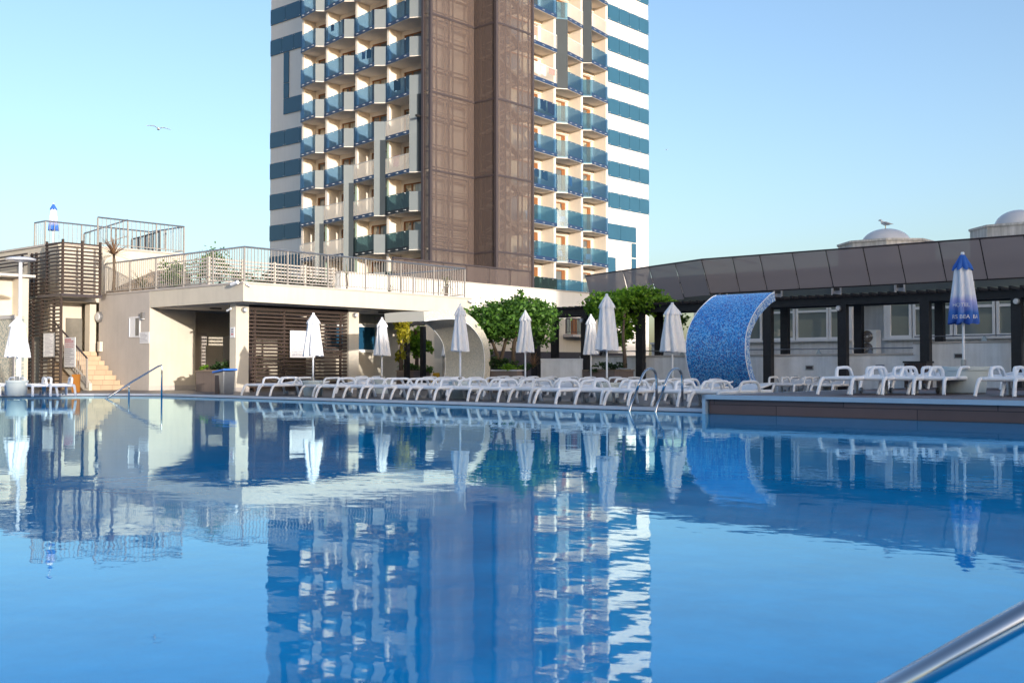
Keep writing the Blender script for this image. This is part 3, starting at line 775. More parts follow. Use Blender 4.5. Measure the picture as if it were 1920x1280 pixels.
# a cabinet and a plant trough behind the screen
t = thing('dark_cabinet', 'dark tall cabinet standing in the shade behind the slat screen', 'cabinet', (22.0, 31.6, DZ))
MB().box(21.9, 22.7, 31.6, 32.2, DZ, 1.9).build('carcass', M['black'], t); MB().box(21.93, 22.67, 31.57, 31.597, .2, 1.85).build('door', M['meshframe'], t)

# leaf clouds ------------------------------------------------------
def leafcloud(blobs, n, size, seed, flat=.5, droop=0.0, hole=.0):
    """many leaf-sized quads through the volume of lumpy blobs; blobs: (u, v, z, ru, rv, rz)"""
    rnd = random.Random(seed); m_ = MB(); tot = sum(b[3]*b[4]*b[5] for b in blobs)
    for b in blobs:
        k = int(n*b[3]*b[4]*b[5]/tot)
        cl = [(rnd.gauss(0,1), rnd.gauss(0,1), rnd.gauss(0,1)) for _ in range(max(6, k//28))]
        cc = []
        for c in cl:
            l = math.sqrt(sum(x*x for x in c)) or 1; r = rnd.uniform(.45, 1.08)
            cc.append((c[0]/l*r, c[1]/l*r, c[2]/l*r))
        for i in range(k):
            c = rnd.choice(cc); s_ = .22
            p = Vector((b[0]+(c[0]+rnd.gauss(0,s_))*b[3], b[1]+(c[1]+rnd.gauss(0,s_))*b[4], b[2]+(c[2]+rnd.gauss(0,s_))*b[5]))
            l = size*rnd.uniform(.6, 1.4)
            d = Vector((rnd.gauss(0,1), rnd.gauss(0,1), rnd.gauss(0,.6)-droop)); d.normalize()
            e = Vector((rnd.gauss(0,1), rnd.gauss(0,1), rnd.gauss(0,1)*flat)); e = e-d*e.dot(d)
            if e.length < .05: continue
            e.normalize(); w_ = l*.3
            m_.add([p-d*l*.5, p+e*w_, p+d*l*.5, p-e*w_], [(0,1,2,3)])
    return m_
def blades(m_, c, n, l, spread, w, seed, z0=0, curve=.4):
    rnd = random.Random(seed)
    for i in range(n):
        a = rnd.uniform(0, 6.283); e = rnd.uniform(*spread); L = l*rnd.uniform(.7, 1.1)
        dx, dy = math.cos(a), math.sin(a); pts = []
        for j in range(5):
            s_ = j/4; ang = e-curve*s_*s_*1.5
            r = L*s_*math.cos((e+ang)/2); z = L*s_*math.sin((e+ang)/2)
            ww = w*(1-s_)**.7*(.6+s_) if j < 4 else .002
            pts.append(((c[0]+dx*r-dy*ww, c[1]+dy*r+dx*ww, c[2]+z0+z), (c[0]+dx*r+dy*ww, c[1]+dy*r-dx*ww, c[2]+z0+z)))
        vs = [p for q in pts for p in q]
        m_.add(vs, [(2*j,2*j+1,2*j+3,2*j+2) for j in range(4)])
    return m_
# planter and bin in front of the recess
t = thing('tiled_planter', 'brown tiled planter with low shrubs in the pavilion recess behind the bin', 'planter', (20.0, 30.0, DZ))
MB().box(20.0, 20.7, 29.4, 30.9, DZ, .70).build('box', M['tileplanter'], t)
MB().box(19.97, 20.73, 29.37, 30.93, .702, .74).box(20.05, 20.65, 29.45, 30.85, .742, .76).build('rim', M['tan'], t)
o = leafcloud([(20.35,29.6,.9,.3,.25,.2),(20.35,30.05,.88,.3,.3,.17),(20.3,30.5,.83,.25,.25,.1)], 700, .1, 3).build('low_shrub', M['leafdark'], org=(20.3,30,.75))
tag(o, 'dark green low shrub growing in the tiled planter beside the pavilion column', 'shrub')
o = leafcloud([(20.2,30.72,.82,.16,.16,.07)], 160, .09, 5).build('bedding_plant', M['leafbright'], org=(20.2,30.7,.75))
tag(o, 'bright yellow-green bedding plant at the left end of the tiled planter', 'plant')
bx, by, _ = onz(420, 738, DZ)
t = thing('waste_bin', 'grey waste bin with a sloping blue lid beside the pavilion column', 'bin', (bx, by, DZ))
m_ = MB(); hw = .17
vs = [(bx-hw,by-.24,DZ),(bx+hw,by-.24,DZ),(bx+hw,by+.15,DZ),(bx-hw,by+.15,DZ)]
vt = [(bx-hw-.03,by-.27,.72),(bx+hw+.03,by-.27,.72),(bx+hw+.03,by+.2,.66),(bx-hw-.03,by+.2,.66)]
m_.add(vs+vt, [(3,2,1,0),(4,5,6,7),(0,1,5,4),(1,2,6,5),(2,3,7,6),(3,0,4,7)]).build('body', M['steeldull'], t, bevel=.01)
MB().box(bx-hw-.008,bx-hw-.03,by-.02,by+.17,DZ,.60).build('door', M['meshframe'], t)
m_ = MB(); m_.add([(bx-.24,by-.33,.74),(bx+.24,by-.33,.74),(bx+.24,by+.27,.66),(bx-.24,by+.27,.66),(bx-.24,by-.33,.80),(bx+.24,by-.33,.80),(bx+.24,by+.27,.72),(bx-.24,by+.27,.72)],
      [(3,2,1,0),(4,5,6,7),(0,1,5,4),(1,2,6,5),(2,3,7,6),(3,0,4,7)]).build('lid', M['blueplastic'], t, bevel=.012)

# security cameras and spot lamps
def camera(o, axis, label, flip=1, s=1.0):
    t = thing('security_camera', label, 'camera', o)
    u, v, z = o
    if axis == 'u':
        MB().tube([(u,v,z),(u-.12*s,v,z)], .03*s, 8).build('bracket', M['dome'], t)
        MB().tube([(u-.12*s,v+.17*s*flip,z-.04),(u-.12*s,v-.17*s*flip,z+.02)], .055*s, 10).build('body', M['plastic'], t, smooth='auto')
    else:
        MB().tube([(u,v,z),(u,v-.12*s,z)], .03*s, 8).build('bracket', M['dome'], t)
        MB().tube([(u+.15*s*flip,v-.14*s,z-.04),(u-.12*s*flip,v-.14*s,z+.02)], .055*s, 10).build('body', M['plastic'], t, smooth='auto')
    return t
camera(onu(446,531,PU-.004), 'u', 'white security camera on the shaded side of the pavilion roof corner')
camera(onv(462,534,PV-.004), 'v', 'small grey camera on the sunlit side of the pavilion roof corner', s=.6)
camera(onv(879,565,PV-.004), 'v', 'small camera at the right end of the pavilion roof edge', s=.8)
camera(onu(433,580,20.196), 'u', 'white spot camera at the top left of the corner column', s=.6)
for x, y, l in ((456,581,'round spot lamp near the top of the corner column'), (664,591,'round spot lamp near the top of the right-hand pavilion column')):
    lamp_round('spot_lamp', l, onv(x, y, 28.996), 'v', .085, 'spot lamp')
for u, v, l in ((21.2, 31.6, 'flush ceiling lamp in the soffit left of the corner column'), (26.6, 29.2, 'flush ceiling lamp in the soffit right of the slat screen')):
    o = MB().lathe([(.2,-.04),(.2,-.001)], (u, v, SOF-.03), 16).build('ceiling_lamp', M['black'], org=(u, v, SOF-.03)); tag(o, l, 'ceiling lamp')
def floorsign(o, label):
    t = thing('caution_sign', label, 'floor sign', o); u, v, z = o
    for s in (1, -1):
        m_ = MB(); m_.add([(u-.15,v+s*.15,z),(u+.15,v+s*.15,z),(u+.11,v+s*.02,z+.6),(u-.11,v+s*.02,z+.6),(u-.15,v+s*.17,z),(u+.15,v+s*.17,z),(u+.11,v+s*.04,z+.6),(u-.11,v+s*.04,z+.6)],
                          [(3,2,1,0),(4,5,6,7),(0,1,5,4),(1,2,6,5),(2,3,7,6),(3,0,4,7)])
        m_.build('leaf', M['yellow'], t)
floorsign((25.75, 30.2, DZ), 'yellow folding floor sign beside the right-hand pavilion column')

# ------------------------------------------------------------------ railings
def railing(name, label, pts, z0, h=1.08, post=1.6, sp=.125, mats=('beigemetal','steeldull'), zs=None, grp=None, cat='railing'):
    zs = zs or [z0]*len(pts)
    t = thing(name, label, cat, (pts[0][0], pts[0][1], zs[0]), grp)
    MB().tube([(p[0], p[1], z_+h) for p, z_ in zip(pts, zs)], .03, 8).build('handrail', M[mats[1]], t)
    ends = []
    for i, (a, b) in enumerate(zip(pts, pts[1:])):
        l = math.hypot(b[0]-a[0], b[1]-a[1]); n = max(1, round(l/post)); za, zb = zs[i], zs[i+1]
        for j in range(n+1):
            f = j/n; q = (a[0]+(b[0]-a[0])*f, a[1]+(b[1]-a[1])*f, za+(zb-za)*f)
            if all(abs(q[0]-e[0])+abs(q[1]-e[1]) > .05 for e in ends):
                ends.append(q); MB().box(q[0]-.024,q[0]+.024,q[1]-.024,q[1]+.024,q[2],q[2]+h-.02).build('post', M[mats[0]], t)
            if j < n:
                g_ = (j+1)/n; q2 = (a[0]+(b[0]-a[0])*g_, a[1]+(b[1]-a[1])*g_, za+(zb-za)*g_)
                m_ = MB(); nb = max(2, int(l/n/sp)); za_, zb_ = q[2], q2[2]
                for k in range(1, nb):
                    e = k/nb; x, y, z_ = q[0]+(q2[0]-q[0])*e, q[1]+(q2[1]-q[1])*e, za_+(zb_-za_)*e
                    m_.box(x-.009,x+.009,y-.009,y+.009,z_+.09,z_+h-.02)
                m_.panel((q[0],q[1]), (q2[0],q2[1]), za_+.07, za_+.1, .03, zb_+.07, zb_+.1)
                m_.build('baluster_panel', M[mats[0]], t)
    return t
railing('terrace_railing', 'long beige bar railing round the pavilion roof terrace', [(PU+.12,36.7),(PU+.12,PV+.12),(PE-.25,PV+.12),(PE-.25,32.5)], TER)

# ------------------------------------------------------------------ things on the roof terrace
SL = thing('lattice_fence', 'pale slatted lattice fence on the terrace behind the railing', 'fence', (24, 31.5, TER))
m_ = MB(); lu0, lu1, lv = 21.6, 27.2, 32.6
z = TER+.1
while z < TER+1.15: m_.box(lu0, lu1, lv, lv+.03, z, z+.05); m_.box(lu0-.03, lu0-.003, lv, 36, z, z+.05); z += .125
m_.build('slats', M['warmgrey'], SL)
for u in (21.62, 23.0, 24.4, 25.8, 27.15): MB().box(u-.04,u+.04,lv+.035,lv+.1,TER,TER+1.2).build('post', M['cream'], SL)
tag(leafcloud([(22.3,33.4,TER+.9,.7,.5,.6),(21.4,34.6,TER+.7,.35,.7,.45),(22.6,33.9,TER+1.1,.35,.3,.4),(23.4,33.1,TER+.6,.6,.35,.45)], 2600, .11, 21).build('terrace_shrub', M['leafmid'], org=(22,33.5,TER)), 'bushy green shrub behind the left part of the lattice fence', 'shrub')
tag(leafcloud([(24.9,33.1,TER+.5,.85,.35,.5)], 1500, .11, 22).build('terrace_shrub', M['leafdark'], org=(24.5,33.3,TER)), 'dark green shrub behind the middle of the lattice fence', 'shrub')
tag(leafcloud([(26.6,33.1,TER+.5,.7,.35,.45)], 1300, .11, 23).build('terrace_shrub', M['leafdark'], org=(26.4,33.3,TER)), 'dark green shrub behind the right end of the lattice fence', 'shrub')
def palm(name, label, c, h, n, l, mat, spread=(.1,1.3), w=.03, seed=1, trunkr=.06, potr=0, curve=.4):
    t = thing(name, label, 'palm', c)
    MB().tube([c, (c[0]+.02,c[1],c[2]+h*.5), (c[0],c[1],c[2]+h)], [trunkr*1.2,trunkr,trunkr*.9], 8).build('trunk', M['bark'], t)
    blades(MB(), (c[0],c[1],c[2]+h), n, l, spread, w, seed, 0, curve).build('fronds', mat, t)
    if potr: MB().lathe([(potr*.75,0),(potr,.35),(potr*.9,.36)], c, 14).build('pot', M['tan'], t)
    return t
palm('cordyline_palm', 'spiky bronze palm at the left end of the terrace railing', onv(213,540,34.9)[:2]+(TER,), 1.22, 64, .72, M['palmleaf'], (-.2,1.5), .026, 3, .05, .0, .15)
palm('terrace_palm', 'thin green palm on the terrace right of the lattice fence', onv(650,545,29.4)[:2]+(TER,), .55, 16, .7, M['palmgreen'], (.2,1.4), .015, 4, .03, .0, .7)
palm('terrace_palm', 'low green palm near the right end of the terrace railing', onv(836,552,29.2)[:2]+(TER,), .45, 34, .75, M['palmgreen'], (.0,1.4), .02, 5, .07, .0, .8)
palm('terrace_palm', 'small spiky plant low behind the middle of the terrace railing', onv(730,545,29.4)[:2]+(TER,), .08, 18, .45, M['palmgreen'], (.2,1.3), .015, 6, .03, .0, .3)
palm('terrace_plant', 'yellow-green spiky plant behind the left stretch of the terrace railing', onv(268,545,34.4)[:2]+(TER,), .1, 34, .75, M['palmgreen'], (.4,1.45), .02, 8, .04, .0, .3)
tt = thing('terrace_table', 'dark slim table standing on the terrace behind the railing', 'table', onv(383,535,34.2)[:2]+(TER,))
q = onv(383,535,34.2)
MB().box(q[0]-.45,q[0]+.45,q[1]-.4,q[1]+.4,TER+.7,TER+.74).build('tabletop', M['black'], tt)
for a in (-.4,.4):
    for b in (-.35,.35): MB().box(q[0]+a-.02,q[0]+a+.02,q[1]+b-.02,q[1]+b+.02,TER,TER+.698).build('leg', M['black'], tt)
# white podium wall of the tower with a mesh screen on it
PDV = 40.0
ph = onv(985,538,PDV)[2]
pw = thing('podium_wall', 'long white podium wall at the foot of the hotel tower', 'wall', (40, PDV, DZ))
uL, uR = onv(640,520,PDV)[0], onv(1100,548,PDV)[0]+3
MB().box(uL, uR, PDV, PDV+.4, DZ, ph-.08).build('wall', M['towerwhite'], pw); MB().box(uL-.03, uR, PDV-.04, PDV+.44, ph-.078, ph).build('coping', M['warmgrey'], pw)
ms = thing('mesh_screen', 'low brown mesh screen on top of the white podium wall', 'screen', (40, PDV+.2, ph))
s0, s1 = onv(742,520,PDV)[0], onv(1000,530,PDV)[0]
hz = onv(990,510,PDV)[2]-ph
js = steps(s0, s1, 6)
for a, b in zip(js, js[1:]): MB().box(a+.03,b-.03,PDV+.18,PDV+.2,ph+.05,ph+hz).build('mesh_panel', M['mesh'], ms)
for a in js: MB().box(a-.04,a+.04,PDV+.205,PDV+.29,ph,ph+hz+.02).build('post', M['meshframe'], ms)
MB().box(s0,s1,PDV+.16,PDV+.3,ph+hz+.025,ph+hz+.1).build('top_rail', M['meshframe'], ms)

# ------------------------------------------------------------------ two-storey annex on the left
AZ0, AZ1 = 3.36, 5.15
AX = thing('annex_building', 'cream two-storey annex behind brown slat screens at the left', 'building', (18, 37, DZ))
MB().box(18.35, 23.45, 36.92, 46, TER-.31, AZ1-.02).box(18.35, 19.6, 37.6, 46, DZ, TER-.31).box(19.6, 21, 38.2, 46, DZ, TER-.31).build('wall', M['cream'], AX)
MB().box(18.30, 23.5, 36.87, 46, AZ1-.017, AZ1+.05).build('roof_edge', M['warmgrey'], AX)
MB().box(8, 17.75, 38.4, 38.8, DZ, 3.95).box(17.45,17.75,37.8,38.397,DZ,3.95).build('side_wall', M['cream'], AX)
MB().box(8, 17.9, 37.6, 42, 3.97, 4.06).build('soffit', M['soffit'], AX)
MB().box(19.62, 19.86, 37.05, 37.4, 1.35, 3.1).build('pier', M['cream'], AX)
MB().box(19.0, 19.6, 37.55, 37.595, 1.35, 2.6).build('doorway', M['interior'], AX)
# slat screens
def slats(name, label, runs, z0, z1, pitch=.128, th=.055, posts=True):
    """runs: plan polylines of the slats"""
    t = thing(name, label, 'screen', (runs[0][0][0], runs[0][0][1], z0))
    m_ = MB()
    for a, b in zip(runs[0], runs[0][1:]):
        z = z0+.03
        while z < z1-.03:
            m_.panel(a, b, z, z+th, .04); z += pitch
    m_.build('slats', M['brownslat'], t)
    for p in runs[1]: MB().box(p[0]-.035,p[0]+.035,p[1]-.035,p[1]+.035,z0,z1).build('post', M['brownslat'], t)
    return t
vL = onu(50, 600, 18.0)[1]; vM = onu(84, 600, 18.0)[1]; vN = onu(58, 600, 18.0)[1]
slats('slat_screen', 'upper brown slat box projecting above the steps on the left', ([(18.0,vM),(18.0,35.9),(19.42,35.9)], [(18.05,vM),(18.045,35.95),(18.74,35.95),(19.4,35.95)]), AZ0, AZ1+.06)
MB().box(17.97, 19.45, 35.86, 37.6, AZ0-.1, AZ0-.005).build('slat_box_floor', M['meshframe'], AX)
slats('slat_screen', 'narrow upper brown slat panel set back left of the projecting slat box', ([(18.12,vM-.05),(18.12,vL)], [(18.17,vN),(18.17,vL)]), AZ0-.0, AZ1-.25)
slats('slat_screen', 'tall lower brown slat screen left of the stone steps', ([(18.0,vM+.35),(18.0,36.0)], [(18.05,vM+.3),(18.05,(vM+36)/2),(18.05,36.04)]), DZ, AZ0-.12)
slats('slat_screen', 'narrow tall brown slat strip at the far left of the annex', ([(18.03,vL+.1),(18.03,vN-.05)], [(18.08,vL),(18.08,vN)]), DZ, AZ0-.1)
slats('slat_screen', 'brown slat strip above the cream doorway beside the left lamp post', ([(18.05,vN-.08),(18.05,vM+.4)], []), 1.9, AZ0-.1)
slats('slat_canopy', 'dark slatted roof canopy at the far left edge', ([(18.0,vL),(18.0,60)], [(18.05,vL+.5),(18.05,vL+3)]), onu(20,503,18.0)[2], onu(20,480,18.0)[2])
a, b = onu(84,668,17.97), onu(103.5,625,17.97)
notice('notice_board', 'white notice in a thin frame on the lower slat screen', 'u', 17.95, b[1], a[1], a[2], b[2], 16, frame=True, seed=3)
# stone steps
ST = thing('stone_steps', 'sandstone tiled steps climbing left along the pavilion wall', 'steps', (19.2, 35.07, DZ))
m_ = MB(); nst = 8
for i in range(nst):
    m_.box(18.62, PU-.035, 35.07+.27*i, 37.6, DZ+(.168*i if i else 0)+.0, DZ+.168*(i+1))
m_.build('tread', M['steptile'], ST)
st_ = MB(); st_.upoly([(34.95,DZ),(35.3,DZ),(37.4,1.15),(37.4,1.55),(34.95,.30)], 'u', 18.50, 18.61); st_.build('stringer', M['cream'], ST)
MB().box(PU-.16, PU-.036, 36.55, 36.7, 1.4, 1.75).build('newel_block', M['cream'], ST)
railing('stair_railing', 'metal bar handrail sloping down the stone steps', [(18.45,37.35),(18.45,35.0)], 0, h=1.0, post=1.2, zs=[1.45,.15], mats=('beigemetal','meshframe'))
a, b = onu(122,688,18.40), onu(143,632,18.40)
notice('notice_board', 'white price list with red and grey print on the stair railing', 'u', 18.38, b[1], a[1], a[2], b[2], 14, red=5, seed=4, head=2)
q = onz(131,736,DZ)
o = MB().panel((q[0]+.3,q[1]+.45), (q[0]+.45,q[1]+.25), DZ, .62, .05).build('orange_board', M['orange'], org=(q[0],q[1],DZ)); tag(o, 'orange board leaning in the dark under the steps', 'board')
# sloping stair block on the terrace, its shade put into a tan colour
o = MB(); o.upoly([(onv(198,540,36.6)[0],TER),(onv(292,500,36.6)[0],AZ1-.75),(onv(350,495,36.6)[0],AZ1-.75),(onv(350,495,36.6)[0],TER)], 'v', 36.3, 36.9)
tag(o.build('terrace_stair_block', M['tan'], org=(21,36.5,TER)), 'sloping stair side, its shade painted tan, against the white upper wall behind the railing', 'stair')
# railings and parasol on the annex roof
rz = AZ1+.06
railing('roof_railing', 'thin railing along the front edge of the upper roof', [(onv(183,455,36.95)[0],36.95),(23.35,36.95),(23.35,39.5)], rz, 1.02, 1.25, .16)
railing('roof_railing', 'thin railing round the left corner of the upper roof', [(19.0,onu(65,440,19.0)[1]),(19.0,39.2),(23.2,39.2)], rz, 1.0, 1.6, .16)
railing('roof_stair_rail', 'short railing sloping up between the two roof railings', [(20.6,39.4),(21.6,38.0)], rz, .7, 1.2, .2, zs=[rz,rz+.5])
railing('roof_stair_rail', 'short dark railing at the right end of the upper roof', [(23.2,40.5),(22.6,37.4)], rz, .8, .9, .14, mats=('meshframe','meshframe'))
# left lamp post, mosaic shower wall
q = onz(36, 737, DZ)
t = thing('lamp_post', 'slim grey lamp post with a flat disc head at the far left', 'lamp post', (q[0], q[1], DZ))
lz = at(36, 487, ray(36,640).y*0+W(q[0],q[1]).y)[2]
MB().tube([(q[0],q[1],DZ),(q[0],q[1],lz-.03)], .055, 10).build('pole', M['dome'], t, smooth='auto')
MB().lathe([(.05,-.08),(.42,-.02),(.44,.03),(.3,.07)], (q[0],q[1],lz), 24).build('lamp_head', M['dome'], t, smooth='auto')
# ------------------------------------------------------------------ mosaic arches
def ribbon(name, prof, v0, v1, th, mats, root, nseg=14):
    """C-shaped sheet: profile (u, z) swept along v from v0 (near) to v1; thickness th to the inside"""
    pts = []
    P_ = [Vector((p[0], p[1])) for p in prof]      # Catmull-Rom through the profile points
    for i in range(len(P_)-1):
        a = P_[max(i-1,0)]; b = P_[i]; c = P_[i+1]; d = P_[min(i+2,len(P_)-1)]
        for k in range(nseg):
            t = k/nseg
            pts.append(.5*((2*b)+(c-a)*t+(2*a-5*b+4*c-d)*t*t+(3*b-a-3*c+d)*t**3))
    pts.append(P_[-1])
    n = len(pts); nor = []
    for i in range(n):
        t = pts[min(i+1,n-1)]-pts[max(i-1,0)]; t.normalize(); nor.append(Vector((-t.y, t.x)))
    thk = th if callable(th) else (lambda s: th)
    out = [pts[i]+nor[i]*thk(i/(n-1))*.5 for i in range(n)]; inn = [pts[i]-nor[i]*thk(i/(n-1))*.5 for i in range(n)]
    def sheet(nm, A, va, vb, mat, flip=False):
        me = bpy.data.meshes.new(nm); o0 = ORG[root.name]
        vs = []; uvs = []; s = 0
        for i in range(n):
            if i: s += (A[i]-A[i-1]).length
            for v in (va, vb): vs.append((A[i].x-o0[0], v-o0[1], A[i].y-o0[2])); uvs.append((v, s))
        fs = [((2*i,2*i+2,2*i+3,2*i+1) if flip else (2*i,2*i+1,2*i+3,2*i+2)) for i in range(n-1)]
        me.from_pydata(vs, [], fs); ul = me.uv_layers.new(name='UVMap')
        for p in me.polygons:
            for li in p.loop_indices: ul.data[li].uv = uvs[me.loops[li].vertex_index]
        me.polygons.foreach_set('use_smooth', [True]*len(me.polygons)); me.materials.append(mat)
        ob = bpy.data.objects.new(nm, me); COL.objects.link(ob); ob.parent = root; ORG[ob.name] = o0
    def rim(nm, va, mat, eps):
        me = bpy.data.meshes.new(nm); o0 = ORG[root.name]; vs = []; uvs = []; s = 0
        for i in range(n):
            if i: s += (pts[i]-pts[i-1]).length
            for q, k in ((out[i],0),(inn[i],(out[i]-inn[i]).length)): vs.append((q.x-o0[0], va-o0[1], q.y-o0[2])); uvs.append((k, s))
        me.from_pydata(vs, [], [(2*i,2*i+1,2*i+3,2*i+2) for i in range(n-1)]); ul = me.uv_layers.new(name='UVMap')
        for p in me.polygons:
            for li in p.loop_indices: ul.data[li].uv = uvs[me.loops[li].vertex_index]
        me.materials.append(mat); ob = bpy.data.objects.new(nm, me); COL.objects.link(ob); ob.parent = root
    sheet('outer_face', out, v0, v1, mats[0]); sheet('inner_face', inn, v0, v1, mats[1], True)
    rim('end_face', v0, mats[2], 0); rim('end_face', v1, mats[2], 0)
    e = MB(); a, b = out[-1], inn[-1]
    e.add([(a.x,v0,a.y),(b.x,v0,b.y),(b.x,v1,b.y),(a.x,v1,a.y)], [(0,1,2,3)]); e.build('tip_edge', mats[3], root)
    tr = MB(); tr.tube([(q.x, v0-.004, q.y) for q in out], .010, 6); tr.tube([(q.x, v1+.004, q.y) for q in out], .010, 6); tr.build('edge_trim', M['plastic'], root)
# blue arch: near end face measured on the sight lines of the photograph
nb = onz(1430, 743, DZ); NV = nb[1]
prof = [onv(x, y, NV) for x, y in ((1427,741),(1412,712),(1402,668),(1404,624),(1420,588),(1442,563),(1453,556))]
BA = thing('blue_mosaic_arch', 'curling blue mosaic water arch standing behind the loungers', 'water arch', (nb[0], NV, DZ))
vfar = onu(1288, 650, prof[2][0]-.08)[1]
ribbon('blue', [(p[0], p[2]) for p in prof], NV, vfar, .24, (M['bluemosaic'], M['bluemosaic'], M['palemosaic'], M['palemosaic']), BA)
# grey arch, curling to the left
nb = onz(905, 735, DZ); NV = nb[1]
prof = [onv(x, y, NV) for x, y in ((908,735),(914,690),(911,648),(900,622),(880,600),(855,590),(824,590),(795,593))]
GA = thing('grey_mosaic_arch', 'curling grey-beige mosaic water arch in front of the small pergola', 'water arch', (nb[0], NV, DZ))
ribbon('grey', [(p[0], p[2]) for p in prof][::1], NV, onu(838, 652, prof[2][0])[1], .28, (M['greymosaic'],)*4, GA)
# shower wall, far left
SW = thing('shower_wall', 'grey-green mosaic shower wall with a pale frame at the left edge', 'shower wall', (15.2, 33.6, DZ))
a = onz(28, 738, DZ)
su_ = a[0]+1.0; sv_ = a[1]+1.2
e = onu(28,600,su_)
def mosaicbox(m_, name, mat, root):
    o = m_.build(name, mat, root); me = o.data; ul = me.uv_layers.new(name='UVMap')
    for p in me.polygons:
        for li in p.loop_indices:
            c = me.vertices[me.loops[li].vertex_index].co; ul.data[li].uv = (c.x*.7+c.y, c.z)
    return o
mosaicbox(MB().box(su_, su_+.3, e[1], e[1]+2.5, DZ, onu(28,592,su_)[2]), 'wall', M['greenmosaic'], SW)
MB().box(su_-.05, su_-.003, e[1]-.04, e[1]+2.5, onu(28,597,su_)[2], onu(28,590,su_)[2]).box(su_-.05, su_-.003, e[1]-.04, e[1]+.05, DZ, onu(28,597.5,su_)[2]).build('frame', M['soffit'], SW)

# ------------------------------------------------------------------ parasols
def parasol(label, x, ytop, ybot, d, org_z=DZ, mats=None, printed_=False, grp='closed parasols round the pool', fat=1.0, seed=1, pot=True, potlabel=None, potr=.28, poth=.42, name='closed_parasol'):
    rnd = random.Random(seed)
    c = at(x, 700, d); u, v = c[0], c[1]
    zt, zb = at(x, ytop, d)[2], at(x, ybot, d)[2]
    t = thing(name, label, 'parasol', (u, v, org_z), grp)
    h = zt-zb; n = 64; ph0 = rnd.uniform(0, 6)
    kf = [rnd.uniform(.7, 1.3) for _ in range(8)]
    def pleat(a, amt):
        k = (a+ph0)/(2*math.pi)*8; i = int(k) % 8; f = k-math.floor(k)
        return 1+amt*kf[i]*(abs(math.sin(math.pi*f))-.62)
    W_ = h*.195*fat
    prof = []
    for s in (0,.04,.12,.22,.3,.4,.5,.6,.7,.8,.9,.97,1):      # 0 top .. 1 bottom
        r = W_*(.16+.46*min(1,s/.22)) if s < .22 else W_*(.62+.38*((s-.22)/.78)**1.1)
        prof.append((r, zt-h*s-org_z+0))
    prof = prof[::-1]; m_ = len(prof)
    def fn(i, a, r, z):
        s = 1-i/(m_-1)
        k = .10+.50*min(1, max(0, (s-.05)*1.5))
        rr = r*pleat(a+.25*math.sin(s*3+ph0), k)
        if i == 0: z += .05*h*(.5-abs(math.sin((a+ph0)*4)))*.6
        return rr, z
    MB().lathe(prof, (u,v,org_z), n, fn, cap=False).build('canopy', mats[0] if mats else M['fabric'], t, smooth=True)
    cap = [(W_*.10,0),(W_*.22,-.02*h),(W_*.42,-.09*h),(W_*.64,-.17*h),(W_*.73,-.205*h)]
    def fc(i, a, r, z):
        k = [0,.08,.2,.36,.45][i]; rr = r*pleat(a, k)
        if i == 4: z -= .05*h*(abs(math.sin((a+ph0)*4))-.3)
        return rr, z
    o = MB().lathe(cap, (u,v,zt+.012), n, fc, cap=False).build('vent_cap', mats[1] if mats else M['fabric'], t, smooth=True)
    MB().lathe([(.02,-.02),(W_*.14,-.0),(W_*.15,.025),(W_*.09,.045)], (u,v,zt+.01), 12).build('finial', M['plastic'], t, smooth=True)
    MB().tube([(u,v,org_z+.02),(u,v,zt-.05)], .024, 10).build('pole', M['plastic'], t, smooth=True)
    MB().lathe([(.03,0),(W_*.5,-.01),(.03,-.05)], (u,v,zb+.08*h), 10).build('hub', M['plastic2'], t)
    if pot:
        g_ = thing('parasol_pot', potlabel, 'pot', (u, v, org_z), 'pots that hold the parasols')
        r = potr
        MB().lathe([(r*.84,0.0),(r*.88,.02),(r*.93,poth*.5),(r*.98,poth*.84),(r*1.03,poth*.86),(r*1.04,poth),(r*.92,poth),(r*.9,poth*.9),(.03,poth*.88)], (u,v,org_z+.003), 28).build('tub', M['pot'], g_, smooth='auto')
        MB().lathe([(.05,poth*.89),(.05,poth*1.25)], (u,v,org_z+.003), 10).build('socket', M['steeldull'], g_)
    return t
parasol('white closed parasol at the far left in front of the mosaic shower wall', 32, 597, 669, 29.6, seed=1, potlabel='pale pot at the far left under the white parasol', fat=1.35, poth=.42)
parasol('white closed parasol in front of the rules board on the slat screen', 587, 590, 667, 29.35, seed=2, potlabel='pale pot in the lounger row before the slat screen', fat=1.1)
parasol('white closed parasol in front of the blue pavilion window', 716, 598, 666, 32.5, seed=3, potlabel='pale pot hidden in the lounger row before the blue window', fat=1.05)
parasol('white closed parasol in front of the grey-beige mosaic arch', 863, 573, 658, 27.0, seed=4, potlabel='pale pot among loungers before the grey-beige arch', fat=.9)
parasol('white closed parasol in front of the rounded tree behind the loungers', 985, 585, 660, 30.5, seed=5, pot=False, fat=.95)
parasol('small white closed parasol left of the tallest white one, by the pergola', 1108, 592, 664, 33.5, seed=6, pot=False, fat=.9)
parasol('tallest white closed parasol beside the climbing vine', 1138, 555, 656, 25.0, seed=7, potlabel='pale pot beside the pool ladder under the tallest parasol', potr=.29, fat=1.0)
parasol('white closed parasol just left of the blue mosaic arch', 1261, 571, 659, 28.0, seed=8, potlabel='pale pot hidden by loungers left of the blue mosaic arch', fat=1.2)
parasol('bluish closed parasol half hidden inside the curve of the grey-beige arch', 838, 632, 667, 37.5, seed=9, pot=False, fat=1.4)
PT = .338
zt = at(1807, 478, 20.6)[2]; zb = at(1807, 606, 20.6)[2]
